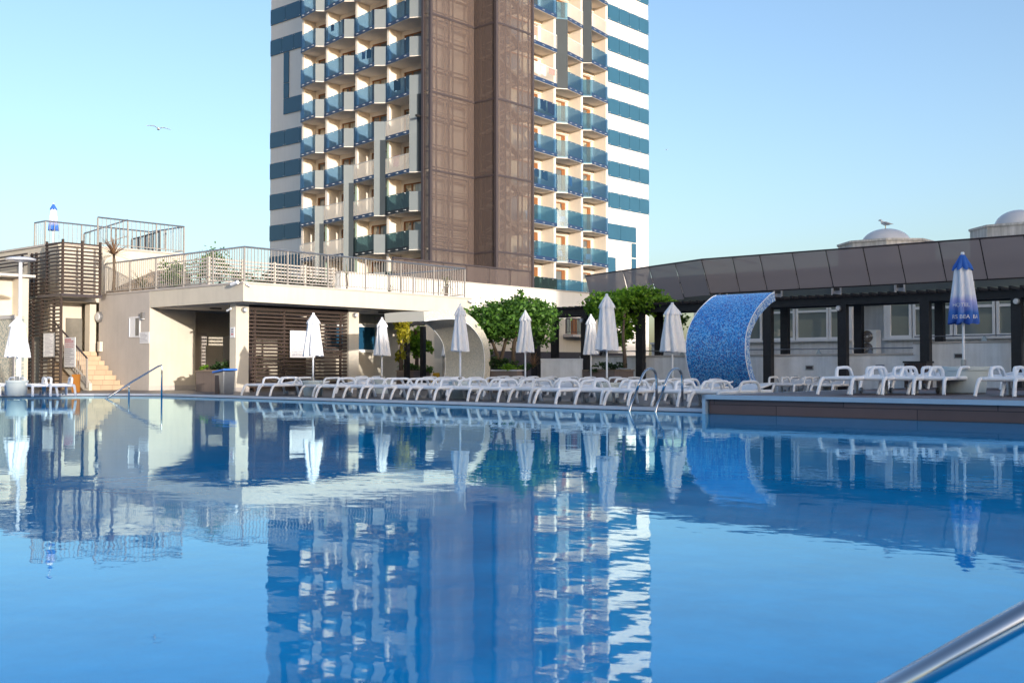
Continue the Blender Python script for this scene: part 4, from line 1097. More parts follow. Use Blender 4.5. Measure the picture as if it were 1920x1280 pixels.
BP = parasol('blue and white printed closed parasol on the timber platform', 1807, 478, 606, 20.6, org_z=PT, mats=(printed('printed_canopy', zb-PT, zt-PT), M['bluefabric']), seed=12, potlabel='large pale pot on the timber platform under the blue and white parasol', potr=.44, poth=.50, fat=.95)
parasol('blue and white closed parasol standing on the upper left roof', 97, 383, 432, 43.5, org_z=rz, mats=(printed('printed_canopy_roof', at(97,432,43.5)[2]-rz, at(97,383,43.5)[2]-rz), M['bluefabric']), seed=13, pot=False, fat=.85)
# lettering printed on the platform parasol, wrapped round its canopy
def wraptext(txt, xc, y, d, size, radius, par, mat, spread=1.0):
    cu = bpy.data.curves.new('lettering', 'FONT'); cu.body = txt; cu.size = size; cu.align_x = 'CENTER'; cu.extrude = .0
    ob = bpy.data.objects.new('lettering', cu); COL.objects.link(ob)
    dg = bpy.context.evaluated_depsgraph_get(); me = bpy.data.meshes.new_from_object(ob.evaluated_get(dg)); bpy.data.objects.remove(ob)
    c = at(1807, 700, d); z = at(xc, y, d)[2]; o0 = ORG[par.name]
    base = W(c[0], c[1]); toc = math.atan2(-base.y, -base.x)-PHI         # direction from the pole to the viewer in (u, v)
    off = (xc-1807)/F*d
    # subdivide is not needed: glyph faces are small
    for v_ in me.vertices:
        a = (v_.co.x*spread+off)/radius
        r = radius+.006
        ang = toc+a
        v_.co = (c[0]-o0[0]+r*math.cos(ang), c[1]-o0[1]+r*math.sin(ang), z-o0[2]+v_.co.y)
    me.materials.append(mat); o = bpy.data.objects.new('lettering', me); COL.objects.link(o); o.parent = par
wraptext('HOTEL', 1803, 576, 20.6, .10, .255, BP, M['paper'])
wraptext('RS BEA  BA', 1812, 598, 20.6, .105, .28, BP, M['paper'])

# ------------------------------------------------------------------ sun loungers
def bez(a, b, c, d, n=6):
    return [tuple((1-t)**3*a[i]+3*(1-t)**2*t*b[i]+3*(1-t)*t*t*c[i]+t**3*d[i] for i in range(3)) for t in [k/n for k in range(n+1)]]
def make_lounger(plastic, raise_=.03):
    """local frame: x across, y from the foot end towards the head, z up"""
    t = bpy.data.objects.new('sun_lounger', None); COL.objects.link(t); t.empty_display_size = .2; ORG[t.name] = (0,0,0)
    hw = .29
    m_ = MB()
    for s in (-1, 1): m_.tube([(s*hw,.14,.285),(s*hw,.6,.29),(s*hw,1.3,.29),(s*hw,1.86,.29)], .036, 8, .8)
    m_.tube([(-hw,.14,.285),(hw,.14,.285)], .036, 8); m_.tube([(-hw,1.86,.29),(hw,1.86,.29)], .03, 8); m_.tube([(-hw,1.22,.28),(hw,1.22,.28)], .028, 8)
    m_.build('frame', plastic, t, smooth='auto')
    for s in (-1, 1):
        MB().tube(bez((s*hw,.18,.285),(s*hw,.06,.30),(s*(hw+.005),.03,.27),(s*(hw+.025),-.06,.0), 6), [.035,.036,.036,.034,.033,.032,.032], 8, 1.0).build('leg', plastic, t, smooth='auto')
        MB().tube([(s*(hw-.02),1.42,.28),(s*(hw-.01),1.46,.14),(s*hw,1.50,0)], .036, 8, 1.0).build('leg', plastic, t, smooth='auto')
        path = bez((s*(hw+.02),.70,.29),(s*(hw+.04),.735,.42),(s*(hw+.05),.76,.482),(s*(hw+.05),.88,.486),5)[:-1] + [(s*(hw+.05),1.05,.487)] + bez((s*(hw+.05),1.18,.486),(s*(hw+.05),1.33,.484),(s*(hw+.05),1.36,.42),(s*(hw+.04),1.42,.28),6)
        MB().tube(path, .03, 8, 1.1).build('armrest', plastic, t, smooth='auto')
    m_ = MB()
    for i in range(13):
        y = .2+.078*i; m_.box(-hw+.02, hw-.02, y, y+.064, .288+.002*(i%2), .31)
    m_.build('seat', plastic, t, bevel=.006)
    m_ = MB(); 
    for i in range(10):
        y = 1.24+.068*i; z = .295+raise_*i; dz = raise_*.8
        m_.add([(-hw+.02,y,z),(hw-.02,y,z),(hw-.02,y+.056,z+dz),(-hw+.02,y+.056,z+dz),(-hw+.02,y,z+.022),(hw-.02,y,z+.022),(hw-.02,y+.056,z+dz+.022),(-hw+.02,y+.056,z+dz+.022)],
               [(3,2,1,0),(4,5,6,7),(0,1,5,4),(1,2,6,5),(2,3,7,6),(3,0,4,7)])
    for s in (-1, 1): m_.tube([(s*(hw-.03),1.23,.30),(s*(hw-.03),1.92,.31+raise_*10)], .022, 6)
    m_.build('backrest', plastic, t)
    for s in (-1,1):
        MB().tube([(s*(hw-.07),1.5,.055),(s*(hw-.11),1.5,.055)], .055, 12).build('wheel', M['steeldull'], t)
    return t
protos = [make_lounger(M['plastic'], .0), make_lounger(M['plastic2'], .012), make_lounger(M['plastic'], .006)]
used = [False]*3; lcount = 0
ORDW = ['first','second','third','fourth','fifth','sixth','seventh','eighth','ninth','tenth','eleventh','twelfth','thirteenth','fourteenth','fifteenth','sixteenth','seventeenth']
def lounger(u, v, z, rot, label, group, kind=0):
    o = protos[kind] if not used[kind] else copy_tree(protos[kind]); used[kind] = True
    o.location = W(u, v, z); o.rotation_euler = (0, 0, rot)
    tag(o, label, 'sun lounger', group); return o
rnd = random.Random(11)
UROT = PHI-math.pi/2           # head end away from the pool (along +u)
def pxv(x, u, z=DZ):           # v on the line u = const seen in image column x
    return onu(x, 700, u)[1]
# front row along the pool edge
uf = 17.95
front = [v for v in (25.1,24.4, 22.65,21.8,20.9,20.0,19.1,18.2,17.25,16.35,15.45,14.55,13.6,12.7,11.75,10.9)]
for i, v in enumerate(front):
    lounger(uf+rnd.uniform(-.08,.16), v+rnd.uniform(-.07,.07), DZ, UROT+rnd.uniform(-.10,.10), f'{ORDW[i]} white lounger from the left in the row on the pool edge', 'loungers along the pool edge', rnd.choice((0,0,1,2)))
# second row behind it
for i, v in enumerate([24.9,22.3,21.0,19.8,18.5,17.2,16.0,14.7,13.4]):
    lounger(uf+3.3+rnd.uniform(-.1,.15), v+rnd.uniform(-.08,.08), DZ, UROT+rnd.uniform(-.1,.1), f'{ORDW[i]} white lounger from the left in the second row behind the pool edge', 'loungers in the second row', rnd.choice((0,1,2)))
# third row in the middle, in front of the low grey wall
for i, v in enumerate([22.0,20.6,19.2,17.8]):
    lounger(uf+6.2+rnd.uniform(-.1,.1), v, DZ, UROT+rnd.uniform(-.12,.12), f'{ORDW[i]} white lounger from the left in the back row before the low grey wall', 'loungers in the back row', 1)
# right, behind the blue arch
for i, (x, d) in enumerate(((1440,31.5),(1468,30.2),(1496,31),(1522,31.8),(1540,29.5))):
    q = at(x, 700, d); lounger(q[0], q[1], DZ, UROT+rnd.uniform(-.15,.15), f'{ORDW[i]} white lounger from the left behind the blue arch and the platform', 'loungers behind the blue arch', 1)
# on the platform
for i, x in enumerate((1536,1594,1650,1706,1832,1882,1942)):
    q = onz(x, 739.5 if i < 4 else 743, PT)
    lounger(q[0]+.06, q[1]-.28, PT, UROT+rnd.uniform(-.05,.05), f'{ORDW[i]} white lounger from the left along the front of the timber platform', 'loungers on the platform front', 0)
for i, (x, d) in enumerate(((1640,24.0),(1700,24.3),(1768,24.5),(1852,23.8),(1905,23.6))):
    q = at(x, 700, d); lounger(q[0], q[1], PT, UROT+rnd.uniform(-.12,.12), f'{ORDW[i]} white lounger from the left at the back of the timber platform', 'loungers at the platform back', 2)
# far left
for x, y, r, l in ((8,742,.25,'white lounger cut by the left edge beside the parasol pot'), (70,743,.15,'white lounger just right of the parasol pot at the far left'), (104,743,.05,'white lounger in front of the lower slat screen')):
    q = onz(x, y, DZ); lounger(q[0]+.2, q[1], DZ, R(27)+r, l, 'loungers at the far left', 0)
SUNE, SUNC, EXPO, SKY = 2.15, (1.0,.92,.82), 1.36, (.15, 0.9, 2.6, 2.0, 0)
# ------------------------------------------------------------------ long dark pergola on the right
PGU = 30.4; PGZ = 2.66
pv = [6.45,8.8,11.2,13.6,16.0,18.35,20.7,23.0,25.25]
PG = thing('long_pergola', 'long dark timber pergola in front of the restaurant windows', 'pergola', (PGU, 16, DZ))
for i, v in enumerate(pv):
    MB().box(PGU-.11, PGU+.11, v-.13, v+.13, DZ, PGZ).build('post', M['darktimber'], PG)
    if i not in (5,): MB().box(PGU+1.0, PGU+1.2, v-.12, v+.12, DZ, PGZ).build('post', M['darktimber'], PG)
MB().box(PGU-.09, PGU+.09, 5.0, 25.6, PGZ+.002, PGZ+.2).build('beam', M['darktimber'], PG)
MB().box(PGU+1.02, PGU+1.18, 5.0, 25.6, PGZ+.002, PGZ+.2).build('beam', M['darktimber'], PG)
m_ = MB(); v = 5.05
while v < 25.5:
    m_.upoly([(PGU-.36,PGZ+.24),(PGU-.3,PGZ+.203),(PGU+1.6,PGZ+.203),(PGU+1.6,PGZ+.30),(PGU-.36,PGZ+.30)], 'v', v, v+.07); v += .27
m_.build('rafters', M['darktimber'], PG)
for x, y in ((1574,578),(1907,565),(1093,601)):
    o = onu(x, y, PGU-.12)
    lamp_round('pergola_lamp', {1574:'round white lamp on the pergola post left of the air conditioner',1907:'round white lamp on the pergola post at the right edge',1093:'round white lamp on the pergola post by the small parasol'}[x], o, 'u', .08, 'wall lamp')
# low grey parapet with a thin rail
pz1 = onu(1480,667,31.0)[2]; pz2 = onu(1820,643,31.0)[2]; vj = onu(1716,660,31.0)[1]
LW_ = thing('low_grey_wall', 'long low grey wall behind the loungers with small recessed lights', 'wall', (31.0, 15, DZ))
MB().box(30.85, 30.95, 4, vj, DZ, pz2).box(30.86, 30.96, vj+.002, 23.6, DZ, pz1).build('wall', M['concretegrey'], LW_)
MB().box(30.82, 31.0, 4, vj, pz2+.002, pz2+.05).box(30.82, 31.0, vj+.003, 23.6, pz1+.002, pz1+.05).build('coping', M['warmgrey'], LW_)
for x, y in ((1518,689),(1650,688),(1798,667)):
    o = onu(x, y, 30.85); l_ = MB().box(30.835,30.848,o[1]-.13,o[1]+.13,o[2]-.07,o[2]+.07).build('step_light', M['steeldull'], LW_)
    MB().box(30.825,30.834,o[1]-.1,o[1]+.1,o[2]-.045,o[2]+.045).build('louvre', M['meshframe'], l_)
RL = thing('wall_rail', 'thin steel rail running above the low grey wall', 'rail', (30.9, 15, pz1))
MB().tube([(30.9,23.5,pz1+.2),(30.9,vj+.01,pz1+.2)], .02, 6).tube([(30.9,vj-.02,pz2+.2),(30.9,4,pz2+.2)], .02, 6).build('rail', M['steeldull'], RL)
for i in range(12):
    v = 5+1.6*i; zz = pz2 if v < vj else pz1
    m_ = MB(); m_.add([(30.88,v-.08,zz+.05),(30.92,v-.08,zz+.05),(30.92,v+.08,zz+.05),(30.88,v+.08,zz+.05),(30.89,v-.02,zz+.19),(30.91,v-.02,zz+.19),(30.91,v+.02,zz+.19),(30.89,v+.02,zz+.19)],
        [(3,2,1,0),(4,5,6,7),(0,1,5,4),(1,2,6,5),(2,3,7,6),(3,0,4,7)]).build('bracket', M['steeldull'], RL)

# ------------------------------------------------------------------ restaurant
RU = 34.5
RS = thing('restaurant_building', 'low restaurant building with white framed windows under the brown canopy', 'building', (RU, 14, DZ))
wz0, wz1 = onu(1500,637,RU)[2], onu(1500,569,RU)[2]
def rv(x): return onu(x, 600, RU)[1]
vL_, vRc, vRd = rv(1425)+2.6, rv(1597), rv(1657)
m_ = MB()
m_.box(RU, RU+.3, vRc, 23.0, DZ, wz0).box(RU, RU+.3, 0, vRd, DZ, wz0).box(RU, RU+.3, 0, 23.0, wz1+.02, wz1+.16)
m_.box(RU+.9, RU+1.2, vRd, vRc, DZ, 4.2).box(RU+.3,RU+.9,vRc,vRc+.2,DZ,4.2).box(RU+.3,RU+.9,vRd-.2,vRd,DZ,4.2)
m_.box(RU, RU+.3, vRc-.0, vRc+.22, wz0, wz1+.02).box(RU, RU+.3, vRd-.22, vRd, wz0, wz1+.02)
m_.build('wall', M['concretegrey'], RS)
MB().box(RU-.12, RU-.004, vRc, 23.0, wz0-.07, wz0-.004).box(RU-.12, RU-.004, 0, vRd, wz0-.07, wz0-.004).build('sill', M['upvc'], RS)
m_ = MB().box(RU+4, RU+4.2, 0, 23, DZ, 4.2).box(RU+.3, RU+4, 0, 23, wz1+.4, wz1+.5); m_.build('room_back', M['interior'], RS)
for k, (a, b, n) in enumerate(((1300,1362,1),(1362,1428,2),(1430,1490,1),(1491,1553,1),(1553,1593,1))):
    window(RS, 'u', RU+.1, min(rv(a),rv(b))+.01, max(rv(a),rv(b))-.01, wz0, wz1, n, .075, tr=wz1-.28)
for a, b, n in ((1661,1709,1),(1710,1786,1),(1787,1866,1),(1867,1935,1),(1936,2010,1)):
    window(RS, 'u', RU+.1, rv(b)+.01, rv(a)-.01, wz0, wz1, n, .085, tr=wz1-.3 if a != 1661 else None)
# clerestory windows below the canopy
cz0, cz1 = wz1+.18, wz1+.62
for i in range(9):
    a = 3+2.15*i
    window(RS, 'u', RU+.3, a, a+1.9, cz0, cz1, 1, .05, name='clerestory_window')
MB().box(RU+.32, RU+.6, 0, 23, wz1+.17, 4.0).build('upper_wall', M['concretegrey'], RS)
MB().box(RU+.0, RU+9, -3, 23.2, 4.02, 4.2).build('roof', M['weathered'], RS)
for x in (1668,1679): 
    o = onu(x, 600, RU+.85); MB().tube([(RU+.82,o[1],DZ),(RU+.82,o[1],3.4),(RU+.6,o[1]-.1,3.6)], .05, 8).build('drainpipe', M['dome'], RS)
# faint furniture on the window ledge: dark cap and small items
q = onu(1848, 629, RU+.25); o = MB().ball((q[0],q[1],wz0+.1), .16, 12, (.8,1,.55)).box(q[0]-.2,q[0]-.05,q[1]-.3,q[1]-.1,wz0+.05,wz0+.075).build('cap', M['black'], org=(q[0],q[1],wz0), smooth='auto'); tag(o, 'dark cap lying on the restaurant window ledge behind the glass', 'cap')
# air conditioner
q0, q1 = onu(1613,667,31.6), onu(1643,618,31.6)
ac = thing('air_conditioner', 'white air conditioner with two stacked fans above the low grey wall', 'air conditioner', (31.6, (q0[1]+q1[1])/2, q0[2]))
v0, v1, z0, z1 = q1[1], q0[1], q0[2], q1[2]
MB().box(31.6, 31.95, v0, v1, z0, z1).build('casing', M['ac'], ac, bevel=.015)
MB().box(31.6,31.9,v0+.05,v1-.05,DZ,z0-.003).build('stand', M['steeldull'], ac)
for f in (.27, .74):
    zc = z0+(z1-z0)*f; vc = v0+(v1-v0)*.55; r = min((z1-z0)*.225, (v1-v0)*.36)
    g_ = MB(); n = 22
    for rr in (r, r*.7, r*.4): g_.tube([(31.58, vc+rr*math.cos(2*math.pi*k/n), zc+rr*math.sin(2*math.pi*k/n)) for k in range(n)], .01, 5, closed=True)
    for k in range(8): g_.tube([(31.58,vc,zc),(31.58,vc+r*math.cos(k*.785),zc+r*math.sin(k*.785))], .006, 4)
    fo = g_.build('fan_grille', M['steeldull'], ac)
    d_ = MB(); d_.add([(31.594, vc+r*math.cos(2*math.pi*k/n), zc+r*math.sin(2*math.pi*k/n)) for k in range(n)], [tuple(range(n))]); d_.build('fan_opening', M['tan'], fo)
    MB().ball((31.585,vc,zc), r*.22, 8, (.3,1,1)).build('hub', M['ac'], fo)
# dark bin by a pergola post
q = onz(1722, 712, DZ); q = at(1722, 700, 30.3)
t = thing('slatted_bin', 'dark brown slatted bin behind the platform loungers', 'bin', (q[0],q[1],DZ))
MB().box(q[0]-.25,q[0]+.25,q[1]-.3,q[1]+.3,DZ,.95).build('body', M['meshframe'], t); MB().box(q[0]-.28,q[0]+.28,q[1]-.33,q[1]+.33,.953,1.0).build('rim', M['black'], t)
m_ = MB()
for i in range(6): m_.box(q[0]-.275,q[0]-.253,q[1]-.27+.1*i,q[1]-.22+.1*i,.1,.93)
m_.build('slats', M['brownslat'], t)
# brown mesh canopy, leaning outwards at the top
CA = thing('mesh_canopy', 'long brown mesh canopy band leaning out over the restaurant front', 'canopy', (33, 14, 3.4))
tops = [(33.0, 3.0)]
def cu_at(x, y, u): o = onu(x, y, u); return o
line = []
for x in (2020,1920,1837,1760,1684,1618,1548,1485,1424,1373,1315): line.append((33.0, onu(x, 470, 33.0)[1]))
pA, pB = (33.0, line[-1][1]), (35.8, 27.1)
for f in (.2,.41,.64,1): line.append((pA[0]+(pB[0]-pA[0])*f, pA[1]+(pB[1]-pA[1])*f))
zt_, zb_ = 4.56, 3.42
nrm = []
for i in range(len(line)):
    a, b = line[max(i-1,0)], line[min(i+1,len(line)-1)]; dx, dy = b[0]-a[0], b[1]-a[1]; l = math.hypot(dx,dy); nrm.append((dy/l, -dx/l))
low = [(p[0]+.28*n[0], p[1]+.28*n[1]-.12) for p, n in zip(line, nrm)]
for i in range(len(line)-1):
    a, b, c, d = line[i], line[i+1], low[i+1], low[i]
    zl = zb_ if i < len(line)-5 else zb_-.06*(i-len(line)+6)
    m_ = MB(); e = .02
    A, B = Vector((*a,zt_)), Vector((*b,zt_)); C, D = Vector((*c,zl)), Vector((*d,zl)); t_ = (B-A).normalized()*e
    off = Vector((.015,.0,0))
    q = [D+t_, C-t_, B-t_, A+t_]
    m_.add([tuple(p) for p in q]+[tuple(p+off) for p in q], [(3,2,1,0),(4,5,6,7),(0,1,5,4),(1,2,6,5),(2,3,7,6),(3,0,4,7)])
    m_.build('mesh_panel', M['meshdark'], CA)
m_ = MB()
for i, (a, d) in enumerate(zip(line, low)): m_.tube([(a[0]+.03,a[1],zt_+.02),(d[0]+.05,d[1],zb_)], .028, 6); m_.tube([(a[0]+.05,a[1],zt_),(a[0]+1.3,a[1]-.2,zt_-.12)], .025, 5)
m_.tube([(a[0]+.01,a[1],zt_+.03) for a in line], .03, 6); m_.tube([(d[0]+.07,d[1],zb_-.01) for d in low], .025, 6); m_.tube([((a[0]+d[0])/2+.06,(a[1]+d[1])/2,(zt_+zb_)/2-.1) for a, d in zip(line, low)], .025, 6)
m_.build('canopy_frame', M['meshframe'], CA)
# flashing and skylight turrets behind the canopy
def turret(label, x0, x1, ytop, ydome, d, apexx):
    c = at((x0+x1)/2, ytop+11, d); r = (x1-x0)/F*d/2; zt = c[2]
    t = thing('domed_turret', label, 'skylight', (c[0], c[1], 4.5))
    pts = [(c[0]+r*1.06*math.cos(math.pi/8+k*math.pi/4), c[1]+r*1.06*math.sin(math.pi/8+k*math.pi/4)) for k in range(8)]
    MB().prism(pts, 3.9, zt).build('drum', M['weathered'], t)
    MB().prism([(c[0]+(p[0]-c[0])*1.03, c[1]+(p[1]-c[1])*1.03) for p in pts], zt+.003, zt+.1).build('cornice', M['weathered'], t)
    h = (ytop-ydome)/F*d*1.5; rr = r*.54
    MB().lathe([(rr*math.cos(a)+.001, h*math.sin(a)) for a in [i*math.pi/2/10 for i in range(11)]], (c[0],c[1],zt+.1), 28).build('dome', M['dome'], t, smooth=True)
    return (c[0], c[1], zt+.1+h)
ta = turret('octagonal weathered turret with a low dome and a gull on top', 1580, 1743, 449, 431, 50, 1668)
turret('second octagonal turret with a low dome at the right edge', 1830, 1990, 420, 398, 47, 1910)
mb_ = MB().box(39, 60, -6, 19.5, DZ, 4.0); o = mb_.build('restaurant_rear_block', M['weathered'], RS)

# birds
def gull_stand(p):
    t = thing('gull', 'gull standing on top of the first domed turret', 'bird', p); u, v, z = p
    m_ = MB().tube([(u-.02,v-.26,z+.20),(u,v-.12,z+.22),(u,v+.05,z+.25),(u,v+.18,z+.30),(u,v+.21,z+.38),(u,v+.25,z+.42),(u,v+.31,z+.41),(u,v+.36,z+.40)], [.01,.07,.10,.075,.045,.05,.035,.008], 10)
    m_.build('body', M['feather'], t, smooth=True)
    m_ = MB()
    for s in (-1,1): m_.tube([(u+s*.08,v+.12,z+.28),(u+s*.09,v-.05,z+.25),(u+s*.05,v-.33,z+.19)], [.02,.05,.006], 8, .5)
    m_.build('wing', M['greyfeather'], t, smooth=True)
    for s in (-1,1): MB().tube([(u+s*.03,v+.02,z),(u+s*.03,v+.03,z+.18)], .009, 5).build('leg', M['yellow'], t)
gull_stand(ta)
def gull_fly(x, y, d, span, label, roll=.1):
    p = at(x, y, d); t = thing('gull', label, 'bird', p, rot=.35)
    ORG[t.name] = (0,0,0)
    s = span/1.2
    MB().tube([(0,-.30*s,0),(0,-.12*s,.0),(0,.08*s,.01),(0,.2*s,.03),(0,.27*s,.03),(0,.33*s,.01)], [.02*s,.06*s,.075*s,.05*s,.04*s,.008*s], 10).build('body', M['feather'], t, smooth=True)
    for k in (-1,1):
        pts = [(0,.08,.03),(k*.22,.12,.12),(k*.42,.05,.10),(k*.62,-.10,.04)]; wd = [.11,.10,.07,.01]
        vs = []; 
        for (a,b,c),w_ in zip(pts,wd):
            for dv in (w_,-w_): vs.append((a*s,(b+dv)*s,c*s))
        for (a,b,c),w_ in zip(pts,wd):
            for dv in (w_,-w_): vs.append((a*s,(b+dv)*s,c*s+.02*s))
        m_ = MB(); fs = []
        for i in range(3): fs += [(2*i,2*i+1,2*i+3,2*i+2),(8+2*i,8+2*i+2,8+2*i+3,8+2*i+1),(2*i,2*i+2,8+2*i+2,8+2*i),(2*i+1,8+2*i+1,8+2*i+3,2*i+3)]
        m_.add(vs, fs); m_.build('wing', M['greyfeather'], t, smooth=True)
    t.rotation_euler = (.1, roll, .3)
gull_fly(297, 242, 62, 1.3, 'gull gliding in the clear sky left of the tower', .12)
gull_fly(1250, 281, 190, .9, 'tiny distant bird in the sky right of the tower', -.2)

# ------------------------------------------------------------------ planters, small pergolas, trees and vines
def planterbox(label, u0, u1, v0, v1, h, name='tiled_planter'):
    t = thing(name, label, 'planter', ((u0+u1)/2, (v0+v1)/2, DZ))
    MB().box(u0,u1,v0,v1,DZ,h-.04).build('box', M['tileplanter'], t)
    MB().box(u0-.03,u1+.03,v0-.03,v1+.03,h-.037,h).build('rim', M['paper'] if label.startswith('long') else M['tan'], t)
    MB().box(u0+.06,u1-.06,v0+.06,v1-.06,h+.003,h+.02).build('soil', M['soil'], t)
    return t
# long planter under the rounded tree
a, b = at(915, 690, 34.6), at(1038, 690, 33.2)
hz_ = at(980, 693, 34)[2]
planterbox('long brown tiled planter with a pale rim under the rounded tree', a[0], b[0], a[1]-1.2, a[1], hz_)
tu, tv = (a[0]+b[0])/2, a[1]-.5
def tree(name, label, base, trunks, blobs, n, size, seed, mat, cat='tree', droop=.2):
    t = thing(name, label, cat, base)
    for tr in trunks: MB().tube(tr, [.075-.012*i for i in range(len(tr))], 8).build('trunk', M['bark'], t, smooth=True)
    leafcloud(blobs, n, size, seed, droop=droop).build('crown', mat, t)
    return t
def A(x, y, d): return at(x, y, d)
D1 = 35.5
tb1, tb2 = A(935,705,D1), A(962,700,D1)
tree('climbing_tree', 'rounded green tree spreading over the pergola behind the loungers', tb1,
     [[tb1,A(940,672,D1),A(948,640,D1),A(955,612,D1),A(962,590,D1)], [A(935,705,D1+.3),A(933,668,D1),A(925,645,D1),A(912,622,D1)], [tb2,A(963,650,D1),A(970,615,D1)]],
     [A(945,605,D1)+(1.25,1.1,.55), A(985,590,D1+.5)+(1.0,1.0,.42), A(905,600,D1)+(.6,.6,.45), A(965,575,D1+.3)+(.9,.8,.25), A(930,626,D1-.2)+(.6,.5,.2), A(1015,600,D1+.8)+(.55,.6,.42), A(1000,572,D1+1)+(.7,.6,.12), A(970,616,D1)+(.8,.6,.28), A(1022,630,D1+.8)+(.35,.5,.35), A(975,560,D1)+(.35,.3,.25), A(1012,563,D1+.5)+(.5,.2,.05), A(895,640,D1)+(.2,.3,.2), A(920,580,D1)+(.5,.3,.08), A(918,660,D1)+(.2,.2,.12)],
     10500, .135, 31, M['leafmid'])
tag(leafcloud([A(928,680,34.6)+(.3,.3,.22), A(950,683,34.6)+(.4,.3,.16), A(985,688,34.2)+(.5,.3,.1)], 900, .1, 33).build('planter_shrub', M['leafdark'], org=A(940,690,34.5)), 'dark green shrub in the long planter under the rounded tree', 'shrub')
tag(leafcloud([A(962,688,34.3)+(.38,.25,.09)], 320, .11, 34).build('bedding_plant', M['leafbright'], org=A(962,690,34.3)), 'bright green leafy plant spilling over the middle of the long planter', 'plant')
m_ = MB(); blades(m_, A(1000,690,34.2), 70, .55, (.6,1.5), .008, 41)
tag(m_.build('ornamental_grass', M['palmleaf'], org=A(1000,690,34.2)), 'brownish tuft of ornamental grass at the right end of the long planter', 'grass')
# vine over the long pergola, right of the tallest parasol
D2 = 36.6
vb = A(1172,690,D2-.6)
tree('climbing_vine', 'bright climbing vine with a thin dark trunk draped over the long pergola', vb,
     [[vb, A(1171,665,D2-.6), A(1168,630,D2-.6), A(1170,600,D2-.5), A(1172,580,D2-.4)]],
     [A(1160,568,D2)+(.7,.7,.32), A(1195,557,D2)+(.7,.7,.30), A(1135,572,D2+.3)+(.5,.6,.40), A(1225,565,D2)+(.6,.6,.2), A(1255,570,D2)+(.4,.5,.11), A(1282,573,D2)+(.35,.4,.07), A(1212,548,D2)+(.5,.4,.1), A(1140,556,D2)+(.5,.4,.12), A(1150,600,D2)+(.4,.5,.35), A(1178,612,D2+.2)+(.3,.4,.45), A(1165,640,D2+.2)+(.2,.3,.3), A(1128,585,D2+.5)+(.3,.4,.3), A(1205,575,D2-.2)+(.4,.5,.22), A(1262,600,D2+.8)+(.3,.4,.4)],
     11000, .145, 35, M['leafbright'], 'vine', droop=.6)
pu, pv_ = A(1150,705,33.0)[0], A(1150,705,33.0)[1]
planterbox('brown tiled planter at the foot of the climbing vine', A(1092,700,35.2)[0], A(1196,700,34.8)[0]+.2, A(1150,700,35)[1]-.4, A(1150,700,35)[1]+.9, A(1150,693,34.6)[2])
tag(leafcloud([A(1145,688,34.9)+(.4,.35,.14), A(1120,691,34.9)+(.25,.3,.08)], 500, .1, 36).build('planter_shrub', M['leafdark'], org=A(1145,690,34.9)), 'dark low shrub in the planter at the foot of the climbing vine', 'shrub')
# small pergola between pavilion and grey arch
D3 = 39.0
SP = thing('small_pergola', 'small dark pergola between the pavilion and the grey-beige arch', 'pergola', A(778,730,D3))
for x in (763, 793):
    q = A(x, 730, D3); MB().box(q[0]-.075,q[0]+.075,q[1]-.075,q[1]+.075,DZ,A(x,612,D3)[2]).build('post', M['darktimber'], SP)
q, r_ = A(760,609,D3), A(815,609,D3)
MB().box(q[0]-.2,r_[0]+.2,q[1]-.1,q[1]+.1,q[2]+.003,q[2]+.2).build('beam', M['darktimber'], SP)
m_ = MB()
for i in range(9): m_.box(q[0]-.2+.2*i,q[0]-.13+.2*i,q[1]-.45,q[1]+1.4,q[2]+.205,q[2]+.3)
m_.build('rafters', M['darktimber'], SP)
D4 = 40.3
planterbox('brown tiled planter beneath the small pergola', A(748,700,D4)[0], A(815,700,D4)[0], A(780,700,D4)[1]-.3, A(780,700,D4)[1]+.6, A(780,694,D4)[2])
vb = A(752,694,38.4)
tree('yellow_vine', 'yellow-leaved vine hanging beside the right wall of the pavilion', vb, [[vb, A(752,650,38.4), A(755,605,38.4)]],
     [A(753,608,38.4)+(.16,.25,.3), A(755,630,38.4)+(.15,.22,.3), A(751,665,38.4)+(.13,.2,.2), A(764,600,38.6)+(.25,.2,.1)], 2000, .15, 51, M['leafyellow'], 'vine', droop=.8)
vb = A(781,694,D4)
tree('green_vine', 'bright green vine growing through the small pergola', vb, [[vb, A(782,660,D4), A(779,620,D4)]],
     [A(780,638,D4)+(.32,.35,.4), A(778,602,D4)+(.5,.4,.14), A(785,660,D4)+(.2,.3,.2), A(800,650,D4+1)+(.25,.3,.2)], 2600, .15, 52, M['leafbright'], 'vine', droop=.6)
tag(leafcloud([A(770,689,D4)+(.5,.3,.14), A(805,691,D4)+(.25,.3,.12)], 700, .1, 53).build('planter_shrub', M['leafmid'], org=A(770,690,D4)), 'green low shrub in the planter beneath the small pergola', 'shrub')
# beige pier beside the small pergola and buildings behind the trees
q = A(814, 735, 38); r_ = A(829, 735, 38)
pr = thing('beige_pier', 'beige rendered pier seen left of the inside of the grey-beige arch', 'pier', (q[0], q[1], DZ))
MB().box(q[0], q[0]+.5, q[1]-.4, q[1]+.0, DZ, A(820,602,38)[2]).build('shaft', M['cream'], pr); MB().box(q[0]-.03,q[0]+.53,q[1]-.43,q[1]+.03,A(820,602,38)[2]+.003,A(820,598,38)[2]).build('cap', M['warmgrey'], pr)
floorsign(A(818,732,37), 'yellow folding floor sign left of the grey-beige arch')
